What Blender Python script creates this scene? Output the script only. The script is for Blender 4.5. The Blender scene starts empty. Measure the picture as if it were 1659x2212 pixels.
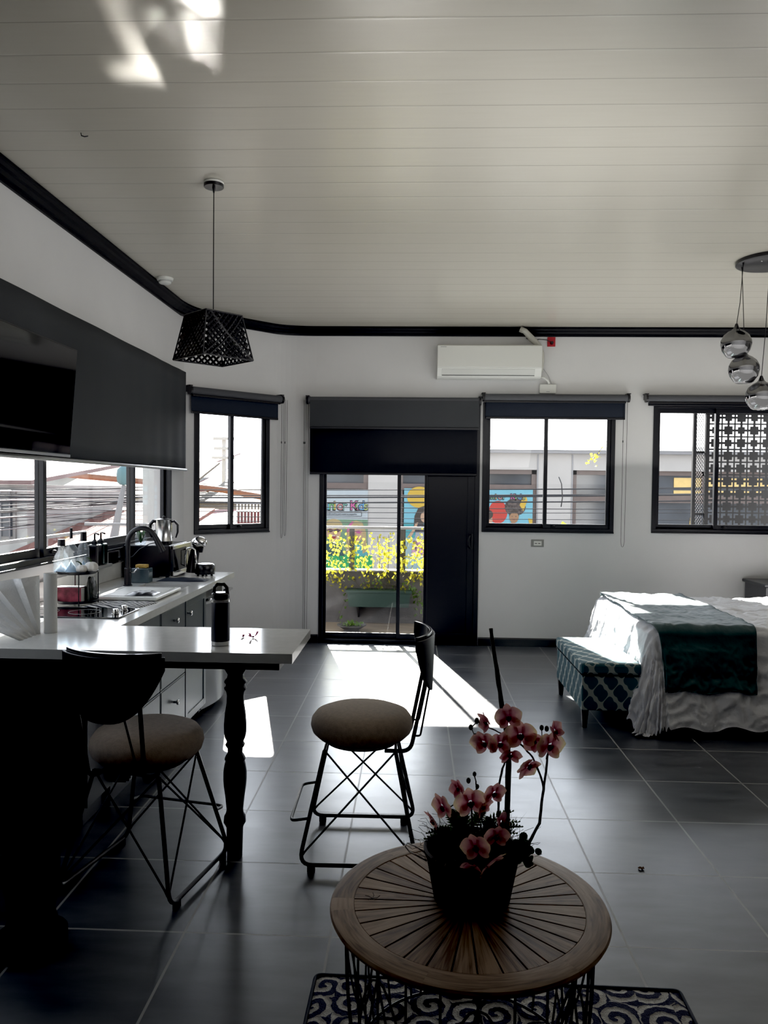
import bpy, bmesh, math, random
from mathutils import Vector, Matrix, noise
random.seed(7)
PI = math.pi
SC = bpy.context.scene
COL = SC.collection
# ---------------------------------------------------------------- camera
H = 1.52693
F_PX, PITCH, YAW, ROLL = 1664.74, 0.0314157, 0.0383827, 0.0111223
def basis():
    cy, sy, cp, sp = math.cos(YAW), math.sin(YAW), math.cos(PITCH), math.sin(PITCH)
    f = Vector((-sy*cp, cy*cp, -sp)); r = Vector((cy, sy, 0)); u = r.cross(f)
    cr, sr = math.cos(ROLL), math.sin(ROLL)
    return cr*r + sr*u, cr*u - sr*r, f
RV, UV, FV = basis()
def at(px, py, Y):
    """the point of the street at depth Y that lies along a sight line"""
    d = FV + (px-829.5)/F_PX*RV - (py-1106)/F_PX*UV
    return Vector((0, 0, H)) + d*(Y/d.y)
cam = bpy.data.cameras.new('camera'); co = bpy.data.objects.new('camera', cam); COL.objects.link(co)
co.matrix_world = Matrix(((RV.x, UV.x, -FV.x, 0), (RV.y, UV.y, -FV.y, 0), (RV.z, UV.z, -FV.z, H), (0, 0, 0, 1)))
cam.sensor_fit = 'VERTICAL'; cam.sensor_height = 36; cam.lens = 36*F_PX/2212; cam.clip_start = .02; cam.clip_end = 300
SC.camera = co
# ---------------------------------------------------------------- materials
def newmat(name):
    m = bpy.data.materials.new(name); m.use_nodes = True
    return m, m.node_tree.nodes, m.node_tree.links, m.node_tree.nodes['Principled BSDF']
def MAT(name, col, rough=.5, metal=0, var=0, vs=8, bump=0, bs=60, coat=0, spec=.5, sheen=0, stretch=None, trans=0, alpha=1, emit=0):
    m, N, L, B = newmat(name)
    B.inputs['Base Color'].default_value = (*col, 1); B.inputs['Roughness'].default_value = rough
    B.inputs['Metallic'].default_value = metal; B.inputs['Coat Weight'].default_value = coat
    B.inputs['Specular IOR Level'].default_value = spec; B.inputs['Sheen Weight'].default_value = sheen
    B.inputs['Transmission Weight'].default_value = trans
    tc = N.new('ShaderNodeTexCoord'); mp = N.new('ShaderNodeMapping'); L.new(tc.outputs['Object'], mp.inputs[0])
    if stretch: mp.inputs['Scale'].default_value = stretch
    if var:
        n = N.new('ShaderNodeTexNoise'); n.inputs['Scale'].default_value = vs; n.inputs['Detail'].default_value = 4
        L.new(mp.outputs[0], n.inputs[0])
        r = N.new('ShaderNodeValToRGB'); r.color_ramp.elements[0].position = .3; r.color_ramp.elements[1].position = .7
        r.color_ramp.elements[0].color = (*[c*(1-var) for c in col], 1); r.color_ramp.elements[1].color = (*[min(1, c*(1+var)) for c in col], 1)
        L.new(n.outputs[0], r.inputs[0]); L.new(r.outputs[0], B.inputs['Base Color'])
    if bump:
        n2 = N.new('ShaderNodeTexNoise'); n2.inputs['Scale'].default_value = bs; n2.inputs['Detail'].default_value = 3
        L.new(mp.outputs[0], n2.inputs[0])
        b = N.new('ShaderNodeBump'); b.inputs['Strength'].default_value = bump; b.inputs['Distance'].default_value = .01
        L.new(n2.outputs[0], b.inputs['Height']); L.new(b.outputs[0], B.inputs['Normal'])
    if emit:
        B.inputs['Emission Color'].default_value = (*col, 1); B.inputs['Emission Strength'].default_value = emit
    return m
def math_node(N, L, op, a, b=None, c=None):
    n = N.new('ShaderNodeMath'); n.operation = op
    for i, v in enumerate((a, b, c)):
        if v is None: continue
        if isinstance(v, (int, float)): n.inputs[i].default_value = v
        else: L.new(v, n.inputs[i])
    return n.outputs[0]
def mixcol(N, L, fac, a, b):
    n = N.new('ShaderNodeMix'); n.data_type = 'RGBA'
    for i, v in ((0, fac), (6, a), (7, b)):
        if isinstance(v, (int, float)): n.inputs[i].default_value = v
        elif isinstance(v, tuple): n.inputs[i].default_value = (*v, 1)
        else: L.new(v, n.inputs[i])
    return n.outputs[2]
def floor_mat():
    m, N, L, B = newmat('slate_tile')
    g = N.new('ShaderNodeNewGeometry'); s = N.new('ShaderNodeSeparateXYZ'); L.new(g.outputs['Position'], s.inputs[0])
    def line(o, off):
        t = math_node(N, L, 'DIVIDE', math_node(N, L, 'SUBTRACT', o, off), .5)
        t = math_node(N, L, 'PINGPONG', t, .5)
        return math_node(N, L, 'LESS_THAN', t, .0085), math_node(N, L, 'FLOOR', math_node(N, L, 'DIVIDE', math_node(N, L, 'SUBTRACT', o, off), .5))
    lx, ix = line(s.outputs[0], .2351-5); ly, iy = line(s.outputs[1], .0618-5)
    ln = math_node(N, L, 'MAXIMUM', lx, ly)
    cb = N.new('ShaderNodeCombineXYZ'); L.new(ix, cb.inputs[0]); L.new(iy, cb.inputs[1])
    wn = N.new('ShaderNodeTexWhiteNoise'); L.new(cb.outputs[0], wn.inputs[0])
    mp = N.new('ShaderNodeMapping'); mp.inputs['Scale'].default_value = (1.5, 5, 1); L.new(g.outputs['Position'], mp.inputs[0])
    off = N.new('ShaderNodeVectorMath'); off.operation = 'MULTIPLY_ADD'; L.new(wn.outputs['Color'], off.inputs[0]); off.inputs[1].default_value = (9, 9, 9); L.new(mp.outputs[0], off.inputs[2])
    no = N.new('ShaderNodeTexNoise'); no.inputs['Scale'].default_value = 2.2; no.inputs['Detail'].default_value = 7; L.new(off.outputs[0], no.inputs[0])
    r = N.new('ShaderNodeValToRGB'); r.color_ramp.elements[0].position = .3; r.color_ramp.elements[1].position = .72
    r.color_ramp.elements[0].color = (.050, .055, .066, 1); r.color_ramp.elements[1].color = (.115, .124, .142, 1)
    L.new(no.outputs[0], r.inputs[0])
    c = mixcol(N, L, ln, r.outputs[0], (.36, .365, .37)); L.new(c, B.inputs['Base Color'])
    rr = math_node(N, L, 'MULTIPLY_ADD', no.outputs[0], .16, .26); L.new(math_node(N, L, 'MAXIMUM', rr, math_node(N, L, 'MULTIPLY', ln, .8)), B.inputs['Roughness'])
    n2 = N.new('ShaderNodeTexNoise'); n2.inputs['Scale'].default_value = 45; L.new(g.outputs['Position'], n2.inputs[0])
    hgt = math_node(N, L, 'SUBTRACT', math_node(N, L, 'MULTIPLY', n2.outputs[0], .15), ln)
    b = N.new('ShaderNodeBump'); b.inputs['Strength'].default_value = .35; b.inputs['Distance'].default_value = .003; L.new(hgt, b.inputs['Height']); L.new(b.outputs[0], B.inputs['Normal'])
    B.inputs['Specular IOR Level'].default_value = .8; B.inputs['Coat Weight'].default_value = .5; B.inputs['Coat Roughness'].default_value = .28
    return m
def ceiling_mat():
    m, N, L, B = newmat('plank_ceiling')
    g = N.new('ShaderNodeNewGeometry'); s = N.new('ShaderNodeSeparateXYZ'); L.new(g.outputs['Position'], s.inputs[0])
    t = math_node(N, L, 'PINGPONG', math_node(N, L, 'DIVIDE', math_node(N, L, 'SUBTRACT', s.outputs[1], 2.58-1.95*4), .195), .5)
    ln = math_node(N, L, 'LESS_THAN', t, .012); lw = math_node(N, L, 'SMOOTH_MIN', t, .05, .02)
    mp = N.new('ShaderNodeMapping'); mp.inputs['Scale'].default_value = (1.2, 14, 1); L.new(g.outputs['Position'], mp.inputs[0])
    no = N.new('ShaderNodeTexNoise'); no.inputs['Scale'].default_value = 3; no.inputs['Detail'].default_value = 5; L.new(mp.outputs[0], no.inputs[0])
    c = mixcol(N, L, math_node(N, L, 'MULTIPLY', no.outputs[0], .35), (.60, .575, .505), (.50, .47, .40))
    c = mixcol(N, L, math_node(N, L, 'MULTIPLY', ln, .45), c, (.16, .15, .12)); L.new(c, B.inputs['Base Color'])
    B.inputs['Roughness'].default_value = .24; B.inputs['Specular IOR Level'].default_value = .5
    hgt = math_node(N, L, 'ADD', math_node(N, L, 'MULTIPLY', lw, 9), math_node(N, L, 'MULTIPLY', no.outputs[0], .12))
    b = N.new('ShaderNodeBump'); b.inputs['Strength'].default_value = .3; b.inputs['Distance'].default_value = .004; L.new(hgt, b.inputs['Height']); L.new(b.outputs[0], B.inputs['Normal'])
    return m
def glass_mat(name='window_glass', refl=.07, haze=.0, tint=(1, 1, 1)):
    m, N, L, B = newmat(name); N.remove(B); out = N['Material Output']
    t = N.new('ShaderNodeBsdfTransparent'); t.inputs[0].default_value = (*tint, 1); gl = N.new('ShaderNodeBsdfGlossy'); gl.inputs['Roughness'].default_value = .02
    f = N.new('ShaderNodeLayerWeight'); f.inputs[0].default_value = .5; mx = N.new('ShaderNodeMixShader')
    L.new(math_node(N, L, 'MULTIPLY_ADD', math_node(N, L, 'POWER', f.outputs['Facing'], 4), .45, refl*.5), mx.inputs[0]); L.new(t.outputs[0], mx.inputs[1]); L.new(gl.outputs[0], mx.inputs[2])
    last = mx
    if haze:
        d = N.new('ShaderNodeBsdfTranslucent'); d.inputs[0].default_value = (.9, .93, .95, 1); mx2 = N.new('ShaderNodeMixShader')
        no = N.new('ShaderNodeTexNoise'); no.inputs['Scale'].default_value = 6; no.inputs['Detail'].default_value = 6
        tc = N.new('ShaderNodeTexCoord'); L.new(tc.outputs['Object'], no.inputs[0])
        L.new(math_node(N, L, 'MULTIPLY', no.outputs[0], haze*2), mx2.inputs[0]); L.new(mx.outputs[0], mx2.inputs[1]); L.new(d.outputs[0], mx2.inputs[2]); last = mx2
    L.new(last.outputs[0], out.inputs[0]); return m
def bench_mat():
    m, N, L, B = newmat('trellis_fabric')
    tc = N.new('ShaderNodeTexCoord'); s = N.new('ShaderNodeSeparateXYZ'); L.new(tc.outputs['Object'], s.inputs[0])
    g = N.new('ShaderNodeNewGeometry'); q = N.new('ShaderNodeSeparateXYZ'); L.new(g.outputs['True Normal'], q.inputs[0])
    ax = math_node(N, L, 'ROUND', math_node(N, L, 'ABSOLUTE', q.outputs[0])); az = math_node(N, L, 'ROUND', math_node(N, L, 'ABSOLUTE', q.outputs[2]))
    def lerp(a, b, t): return math_node(N, L, 'ADD', math_node(N, L, 'MULTIPLY', a, math_node(N, L, 'SUBTRACT', 1, t)), math_node(N, L, 'MULTIPLY', b, t))
    u = lerp(s.outputs[0], s.outputs[1], ax); v = lerp(s.outputs[2], s.outputs[1], az)
    u = lerp(u, s.outputs[0], az)
    a = math_node(N, L, 'MULTIPLY', u, 2*PI/.125); b = math_node(N, L, 'MULTIPLY', v, 2*PI/.155)
    a2 = math_node(N, L, 'ADD', a, math_node(N, L, 'MULTIPLY', math_node(N, L, 'SINE', math_node(N, L, 'MULTIPLY', b, 2)), .42))
    b2 = math_node(N, L, 'ADD', b, math_node(N, L, 'MULTIPLY', math_node(N, L, 'SINE', math_node(N, L, 'MULTIPLY', a, 2)), .42))
    h = math_node(N, L, 'ABSOLUTE', math_node(N, L, 'ADD', math_node(N, L, 'COSINE', a2), math_node(N, L, 'COSINE', b2)))
    ln = math_node(N, L, 'LESS_THAN', h, .28)
    L.new(mixcol(N, L, ln, (.065, .13, .155), (.40, .45, .43)), B.inputs['Base Color'])
    B.inputs['Roughness'].default_value = .85
    n2 = N.new('ShaderNodeTexNoise'); n2.inputs['Scale'].default_value = 350; L.new(tc.outputs['Object'], n2.inputs[0])
    bb = N.new('ShaderNodeBump'); bb.inputs['Strength'].default_value = .3; bb.inputs['Distance'].default_value = .002; L.new(n2.outputs[0], bb.inputs['Height']); L.new(bb.outputs[0], B.inputs['Normal'])
    return m
def rug_mat():
    m, N, L, B = newmat('scroll_rug')
    tc = N.new('ShaderNodeTexCoord'); sc0 = N.new('ShaderNodeVectorMath'); sc0.operation = 'SCALE'; sc0.inputs['Scale'].default_value = 9.0; L.new(tc.outputs['Object'], sc0.inputs[0])
    dn = N.new('ShaderNodeTexNoise'); dn.inputs['Scale'].default_value = 60; L.new(tc.outputs['Object'], dn.inputs[0])
    ds = N.new('ShaderNodeVectorMath'); ds.operation = 'MULTIPLY_ADD'; L.new(dn.outputs['Color'], ds.inputs[0]); ds.inputs[1].default_value = (.10, .10, 0); L.new(sc0.outputs[0], ds.inputs[2])
    v = N.new('ShaderNodeTexVoronoi'); v.voronoi_dimensions = '2D'; v.inputs['Scale'].default_value = 1; v.inputs['Randomness'].default_value = .55; L.new(ds.outputs[0], v.inputs[0])
    d = N.new('ShaderNodeVectorMath'); d.operation = 'SUBTRACT'; L.new(ds.outputs[0], d.inputs[0]); L.new(v.outputs['Position'], d.inputs[1])
    s = N.new('ShaderNodeSeparateXYZ'); L.new(d.outputs[0], s.inputs[0])
    an = math_node(N, L, 'ARCTAN2', s.outputs[1], s.outputs[0])
    rr = math_node(N, L, 'SQRT', math_node(N, L, 'ADD', math_node(N, L, 'MULTIPLY', s.outputs[0], s.outputs[0]), math_node(N, L, 'MULTIPLY', s.outputs[1], s.outputs[1])))
    w = math_node(N, L, 'SINE', math_node(N, L, 'ADD', an, math_node(N, L, 'MULTIPLY', rr, 17)))
    ln = math_node(N, L, 'GREATER_THAN', w, .05)
    n2 = N.new('ShaderNodeTexNoise'); n2.inputs['Scale'].default_value = 260; n2.inputs['Detail'].default_value = 2; L.new(tc.outputs['Object'], n2.inputs[0])
    cr = mixcol(N, L, n2.outputs[0], (.30, .29, .27), (.75, .73, .69)); nv = mixcol(N, L, n2.outputs[0], (.012, .014, .032), (.06, .065, .11))
    L.new(mixcol(N, L, ln, nv, cr), B.inputs['Base Color']); B.inputs['Roughness'].default_value = .95
    hh = math_node(N, L, 'ADD', n2.outputs[0], math_node(N, L, 'MULTIPLY', math_node(N, L, 'SMOOTH_MAX', w, 0, .3), -.8))
    b = N.new('ShaderNodeBump'); b.inputs['Strength'].default_value = .9; b.inputs['Distance'].default_value = .008; L.new(hh, b.inputs['Height']); L.new(b.outputs[0], B.inputs['Normal'])
    return m
def wood_mat(name, radial=True, c0=(.085, .048, .03), c1=(.34, .245, .17)):
    m, N, L, B = newmat(name)
    tc = N.new('ShaderNodeTexCoord'); s = N.new('ShaderNodeSeparateXYZ'); L.new(tc.outputs['Object'], s.inputs[0])
    an = math_node(N, L, 'ARCTAN2', s.outputs[1], s.outputs[0])
    n_seg = 32 if radial else 6
    seg = math_node(N, L, 'FLOOR', math_node(N, L, 'MULTIPLY', math_node(N, L, 'ADD', an, 10 if radial else 10.3), n_seg/(2*PI)))
    wn = N.new('ShaderNodeTexWhiteNoise'); wn.noise_dimensions = '1D'; L.new(seg, wn.inputs['W'])
    rr = math_node(N, L, 'SQRT', math_node(N, L, 'ADD', math_node(N, L, 'MULTIPLY', s.outputs[0], s.outputs[0]), math_node(N, L, 'MULTIPLY', s.outputs[1], s.outputs[1])))
    cb = N.new('ShaderNodeCombineXYZ')
    if radial:
        L.new(math_node(N, L, 'MULTIPLY', rr, 6), cb.inputs[0]); L.new(math_node(N, L, 'MULTIPLY', an, 22), cb.inputs[1])
    else:
        L.new(math_node(N, L, 'MULTIPLY', an, 2.2), cb.inputs[0]); L.new(math_node(N, L, 'MULTIPLY', rr, 70), cb.inputs[1])
    L.new(math_node(N, L, 'MULTIPLY', wn.outputs[0], 40), cb.inputs[2])
    no = N.new('ShaderNodeTexNoise'); no.inputs['Scale'].default_value = 1.6; no.inputs['Detail'].default_value = 6; no.inputs['Distortion'].default_value = .6; L.new(cb.outputs[0], no.inputs[0])
    r = N.new('ShaderNodeValToRGB'); r.color_ramp.elements[0].position = .28; r.color_ramp.elements[1].position = .66
    r.color_ramp.elements[0].color = (*c0, 1); r.color_ramp.elements[1].color = (*c1, 1)
    fac = math_node(N, L, 'ADD', no.outputs[0], math_node(N, L, 'MULTIPLY', math_node(N, L, 'SUBTRACT', wn.outputs[0], .5), .28))
    L.new(fac, r.inputs[0]); L.new(r.outputs[0], B.inputs['Base Color'])
    B.inputs['Roughness'].default_value = .5
    b = N.new('ShaderNodeBump'); b.inputs['Strength'].default_value = .25; b.inputs['Distance'].default_value = .002; L.new(no.outputs[0], b.inputs['Height']); L.new(b.outputs[0], B.inputs['Normal'])
    return m
def stripe_mat(name, axis, period, c0, c1, duty=.5, rough=.85, skew=0):
    m, N, L, B = newmat(name)
    tc = N.new('ShaderNodeTexCoord'); s = N.new('ShaderNodeSeparateXYZ'); L.new(tc.outputs['Object'], s.inputs[0])
    o = s.outputs[axis]
    if skew: o = math_node(N, L, 'ADD', o, math_node(N, L, 'MULTIPLY', s.outputs[1-axis if axis < 2 else 0], skew))
    t = math_node(N, L, 'FRACT', math_node(N, L, 'DIVIDE', math_node(N, L, 'ADD', o, 100), period))
    L.new(mixcol(N, L, math_node(N, L, 'LESS_THAN', t, duty), c0, c1), B.inputs['Base Color']); B.inputs['Roughness'].default_value = rough
    b = N.new('ShaderNodeBump'); b.inputs['Strength'].default_value = .4; b.inputs['Distance'].default_value = period*.2
    L.new(math_node(N, L, 'PINGPONG', t, .5), b.inputs['Height']); L.new(b.outputs[0], B.inputs['Normal'])
    return m
def leaf_mat(name, col, tr, amount=.5):
    m, N, L, B = newmat(name); out = N['Material Output']
    B.inputs['Base Color'].default_value = (*col, 1); B.inputs['Roughness'].default_value = .5
    no = N.new('ShaderNodeTexNoise'); no.inputs['Scale'].default_value = 30; tc = N.new('ShaderNodeTexCoord'); L.new(tc.outputs['Object'], no.inputs[0])
    L.new(mixcol(N, L, no.outputs[0], tuple(c*.6 for c in col), tuple(min(1, c*1.3) for c in col)), B.inputs['Base Color'])
    t = N.new('ShaderNodeBsdfTranslucent'); t.inputs[0].default_value = (*tr, 1); mx = N.new('ShaderNodeMixShader'); mx.inputs[0].default_value = amount
    L.new(B.outputs[0], mx.inputs[1]); L.new(t.outputs[0], mx.inputs[2]); L.new(mx.outputs[0], out.inputs[0]); return m
def orchid_mat():
    m, N, L, B = newmat('orchid_petal'); out = N['Material Output']
    tc = N.new('ShaderNodeTexCoord'); s = N.new('ShaderNodeSeparateXYZ'); L.new(tc.outputs['Object'], s.inputs[0])
    rr = math_node(N, L, 'SQRT', math_node(N, L, 'ADD', math_node(N, L, 'MULTIPLY', s.outputs[0], s.outputs[0]), math_node(N, L, 'MULTIPLY', s.outputs[1], s.outputs[1])))
    no = N.new('ShaderNodeTexNoise'); no.inputs['Scale'].default_value = 70; L.new(tc.outputs['Object'], no.inputs[0])
    t = math_node(N, L, 'ADD', math_node(N, L, 'DIVIDE', rr, .042), math_node(N, L, 'MULTIPLY', math_node(N, L, 'SUBTRACT', no.outputs[0], .5), .5))
    r = N.new('ShaderNodeValToRGB'); e = r.color_ramp.elements; e[0].position = .1; e[0].color = (.34, .08, .13, 1); e[1].position = 1; e[1].color = (.78, .60, .42, 1)
    x = e.new(.5); x.color = (.62, .30, .33, 1); x = e.new(.8); x.color = (.72, .45, .42, 1)
    x.color = (.85, .55, .48, 1); e[-1].color = (.95, .80, .52, 1); L.new(t, r.inputs[0]); L.new(r.outputs[0], B.inputs['Base Color']); B.inputs['Roughness'].default_value = .55
    tr = N.new('ShaderNodeBsdfTranslucent'); L.new(r.outputs[0], tr.inputs[0]); mx = N.new('ShaderNodeMixShader'); mx.inputs[0].default_value = .55
    L.new(B.outputs[0], mx.inputs[1]); L.new(tr.outputs[0], mx.inputs[2]); L.new(mx.outputs[0], out.inputs[0]); return m
M = {}
M['wall'] = MAT('wall_paint', (.70, .70, .705), .6, var=.03, vs=2, bump=.04, bs=120)
M['floor'] = floor_mat(); M['ceil'] = ceiling_mat()
M['black'] = MAT('black_frame', (.012, .013, .017), .35, bump=.02, bs=200)
M['trim'] = MAT('black_trim', (.005, .0055, .007), .5, spec=.25, bump=.03, bs=90)
M['metal'] = MAT('black_powder_metal', (.014, .015, .018), .38, metal=.0, spec=.6, bump=.05, bs=300)
M['steel'] = MAT('brushed_steel', (.62, .62, .62), .22, 1, bump=.02, bs=80, stretch=(1, 1, 20))
M['chrome'] = MAT('chrome', (.8, .8, .8), .08, 1, bump=.01)
M['alu'] = MAT('aluminium_bar', (.55, .56, .58), .3, 1, bump=.01)
M['quartz'] = MAT('white_quartz', (.72, .73, .72), .13, var=.04, vs=25, spec=.6)
M['cab'] = MAT('dark_cabinet_paint', (.10, .115, .125), .3, var=.05, vs=6, bump=.03, bs=60)
M['cabdk'] = MAT('black_cabinet_paint', (.012, .013, .016), .45, bump=.03, bs=60)
M['wood_blk'] = MAT('blackened_wood', (.016, .02, .028), .35, var=.2, vs=14, bump=.08, bs=30, stretch=(1, 1, .2))
M['blind'] = MAT('charcoal_blind_fabric', (.045, .049, .054), .75, bump=.25, bs=500, var=.05, vs=4)
M['blind2'] = MAT('navy_blackout_fabric', (.014, .02, .034), .7, bump=.25, bs=500)
M['blackout'] = MAT('black_blackout_fabric', (.0045, .006, .010), .8, bump=.25, bs=500)
M['blind3'] = MAT('grey_blind_roll', (.085, .088, .098), .7, bump=.25, bs=500)
M['screen'] = MAT('tv_screen', (.004, .004, .005), .06, spec=.5, bump=.0)
M['plastic_w'] = MAT('white_plastic', (.72, .73, .70), .35, bump=.01, bs=200)
M['plastic_g'] = MAT('grey_plastic', (.35, .36, .36), .4, bump=.01, bs=200)
M['plastic_b'] = MAT('black_plastic', (.012, .012, .014), .28, bump=.01, bs=200)
M['red'] = MAT('red_plastic', (.42, .02, .03), .4, bump=.01, bs=200)
M['seat'] = MAT('taupe_seat_fabric', (.47, .385, .31), .9, var=.12, vs=60, bump=.5, bs=420, sheen=.3)
M['glass'] = glass_mat(); M['clear'] = glass_mat('bottle_glass', .12, .04, (.93, .97, 1)); M['smoke'] = None
M['bench'] = bench_mat(); M['rug'] = rug_mat(); M['slat'] = wood_mat('slat_wood'); M['rim'] = wood_mat('rim_wood', False)
M['sheet'] = MAT('white_comforter', (.76, .77, .82), .85, bump=1.0, bs=16, sheen=.2)
M['teal'] = MAT('teal_throw', (.028, .075, .082), .55, var=.15, vs=9, bump=.25, bs=30, sheen=.35)
M['dkwood'] = MAT('dark_leg_wood', (.018, .012, .010), .35, bump=.05, bs=40)
M['grey_fur'] = MAT('grey_nightstand_paint', (.05, .052, .058), .4, bump=.05, bs=40)
M['orchid'] = orchid_mat(); M['lip'] = MAT('orchid_lip', (.20, .015, .05), .5, var=.3, vs=80)
M['stem'] = MAT('plant_stem', (.035, .028, .016), .6, bump=.3, bs=60, var=.3, vs=40)
M['bud'] = MAT('orchid_bud', (.05, .045, .03), .5, var=.3, vs=60)
M['fern'] = leaf_mat('fern_leaf', (.045, .075, .03), (.10, .14, .05), .35)
M['succ'] = leaf_mat('succulent_leaf', (.05, .16, .035), (.08, .22, .04), .3)
M['moss'] = MAT('dark_moss', (.015, .016, .010), .95, var=.5, vs=60, bump=1, bs=70)
M['pot'] = MAT('black_pot', (.008, .008, .009), .55, bump=.1, bs=40)
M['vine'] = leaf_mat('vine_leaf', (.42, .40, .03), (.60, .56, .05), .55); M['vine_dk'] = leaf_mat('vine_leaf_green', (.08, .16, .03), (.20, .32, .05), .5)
M['planter'] = MAT('green_planter', (.014, .034, .029), .5, bump=.05, bs=60)
M['conc'] = MAT('parapet_plaster', (.055, .053, .055), .85, var=.25, vs=7, bump=.2, bs=50)
M['balc'] = MAT('balcony_tile', (.15, .12, .09), .7, var=.25, vs=5, stretch=(1, 6, 1), bump=.1)
M['railw'] = MAT('pale_grey_rail', (.22, .22, .23), .45, bump=.02)
M['fac'] = MAT('pale_facade_plaster', (.40, .385, .37), .85, var=.05, vs=2, bump=.1, bs=30)
M['roofw'] = stripe_mat('white_corrugated_roof', 0, .22, (.80, .80, .80), (.92, .92, .92), .2)
M['brown'] = MAT('brown_window_frame', (.13, .10, .09), .6, var=.1)
M['dkglass'] = MAT('dark_window_glass', (.055, .062, .072), .12, var=.3, vs=2)
M['amber'] = MAT('amber_reflection', (.62, .45, .18), .6, var=.1)  # yellow reflections in the panes opposite, put into the colour
M['sill'] = MAT('sill_stone', (.5, .49, .47), .6, bump=.05)
# ---------------------------------------------------------------- mesh helpers
class MB:
    def __init__(s): s.bm = bmesh.new()
    def box(s, x0, x1, y0, y1, z0, z1, m=None):
        vs = [s.bm.verts.new((x, y, z)) for z in (z0, z1) for y in (y0, y1) for x in (x0, x1)]
        if m is not None:
            for v in vs: v.co = m @ v.co
        for f in ((0, 2, 3, 1), (4, 5, 7, 6), (0, 1, 5, 4), (2, 6, 7, 3), (0, 4, 6, 2), (1, 3, 7, 5)): s.bm.faces.new([vs[i] for i in f])
        return s
    def face(s, pts):
        s.bm.faces.new([s.bm.verts.new(p) for p in pts]); return s
    def prism(s, poly, d0, d1, m=None):
        """poly in XY extruded along Z, then matrix"""
        a = [s.bm.verts.new((x, y, d0)) for x, y in poly]; b = [s.bm.verts.new((x, y, d1)) for x, y in poly]
        if m is not None:
            for v in a+b: v.co = m @ v.co
        n = len(poly); s.bm.faces.new(a[::-1]); s.bm.faces.new(b)
        for i in range(n): s.bm.faces.new([a[i], a[(i+1) % n], b[(i+1) % n], b[i]])
        return s
    def tube(s, pts, r, n=8, closed=False):
        pts = [Vector(p) for p in pts]; k = len(pts); rs = r if isinstance(r, (list, tuple)) else [r]*k
        rings = []; ref = None
        for i, p in enumerate(pts):
            a = pts[(i-1) % k] if (closed or i > 0) else p; b = pts[(i+1) % k] if (closed or i < k-1) else p
            t = (b-a).normalized()
            if ref is None: ref = t.orthogonal().normalized()
            ref = (ref - t*ref.dot(t)).normalized(); q = t.cross(ref)
            rings.append([s.bm.verts.new(p + rs[i]*(math.cos(2*PI*j/n)*ref + math.sin(2*PI*j/n)*q)) for j in range(n)])
        for i in range(k if closed else k-1):
            A, B = rings[i], rings[(i+1) % k]
            for j in range(n): s.bm.faces.new([A[j], A[(j+1) % n], B[(j+1) % n], B[j]])
        if not closed:
            s.bm.faces.new(rings[0][::-1]); s.bm.faces.new(rings[-1])
        return s
    def lathe(s, prof, n=32, c=(0, 0, 0), m=None):
        rings = []
        for r, z in prof:
            if r < 1e-5: rings.append([s.bm.verts.new((c[0], c[1], c[2]+z))])
            else: rings.append([s.bm.verts.new((c[0]+r*math.cos(2*PI*j/n), c[1]+r*math.sin(2*PI*j/n), c[2]+z)) for j in range(n)])
        if m is not None:
            for R in rings:
                for v in R: v.co = m @ v.co
        for A, B in zip(rings, rings[1:]):
            for j in range(n):
                a0, a1 = A[j % len(A)], A[(j+1) % len(A)]; b0, b1 = B[j % len(B)], B[(j+1) % len(B)]
                vs = []
                for v in (a0, a1, b1, b0):
                    if v not in vs: vs.append(v)
                if len(vs) > 2:
                    try: s.bm.faces.new(vs)
                    except ValueError: pass
        return s
    def grid(s, f, nu, nv):
        V = [[s.bm.verts.new(f(i/nu, j/nv)) for j in range(nv+1)] for i in range(nu+1)]
        for i in range(nu):
            for j in range(nv): s.bm.faces.new([V[i][j], V[i+1][j], V[i+1][j+1], V[i][j+1]])
        return s
    def ell(s, c, r, n=16, k=10):
        """ellipsoid"""
        c = Vector(c)
        pr = [(math.sin(PI*i/k), -math.cos(PI*i/k)) for i in range(k+1)]
        m = Matrix.Translation(c) @ Matrix.Diagonal((*r, 1))
        return s.lathe(pr, n, (0, 0, 0), m)
def tag(o, label=None, cat=None, group=None, kind=None):
    for k, v in (('label', label), ('category', cat), ('group', group), ('kind', kind)):
        if v: o[k] = v
    return o
def root_loc(p):
    v = Vector((0, 0, 0))
    while p is not None: v += p.location; p = p.parent
    return v
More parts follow.
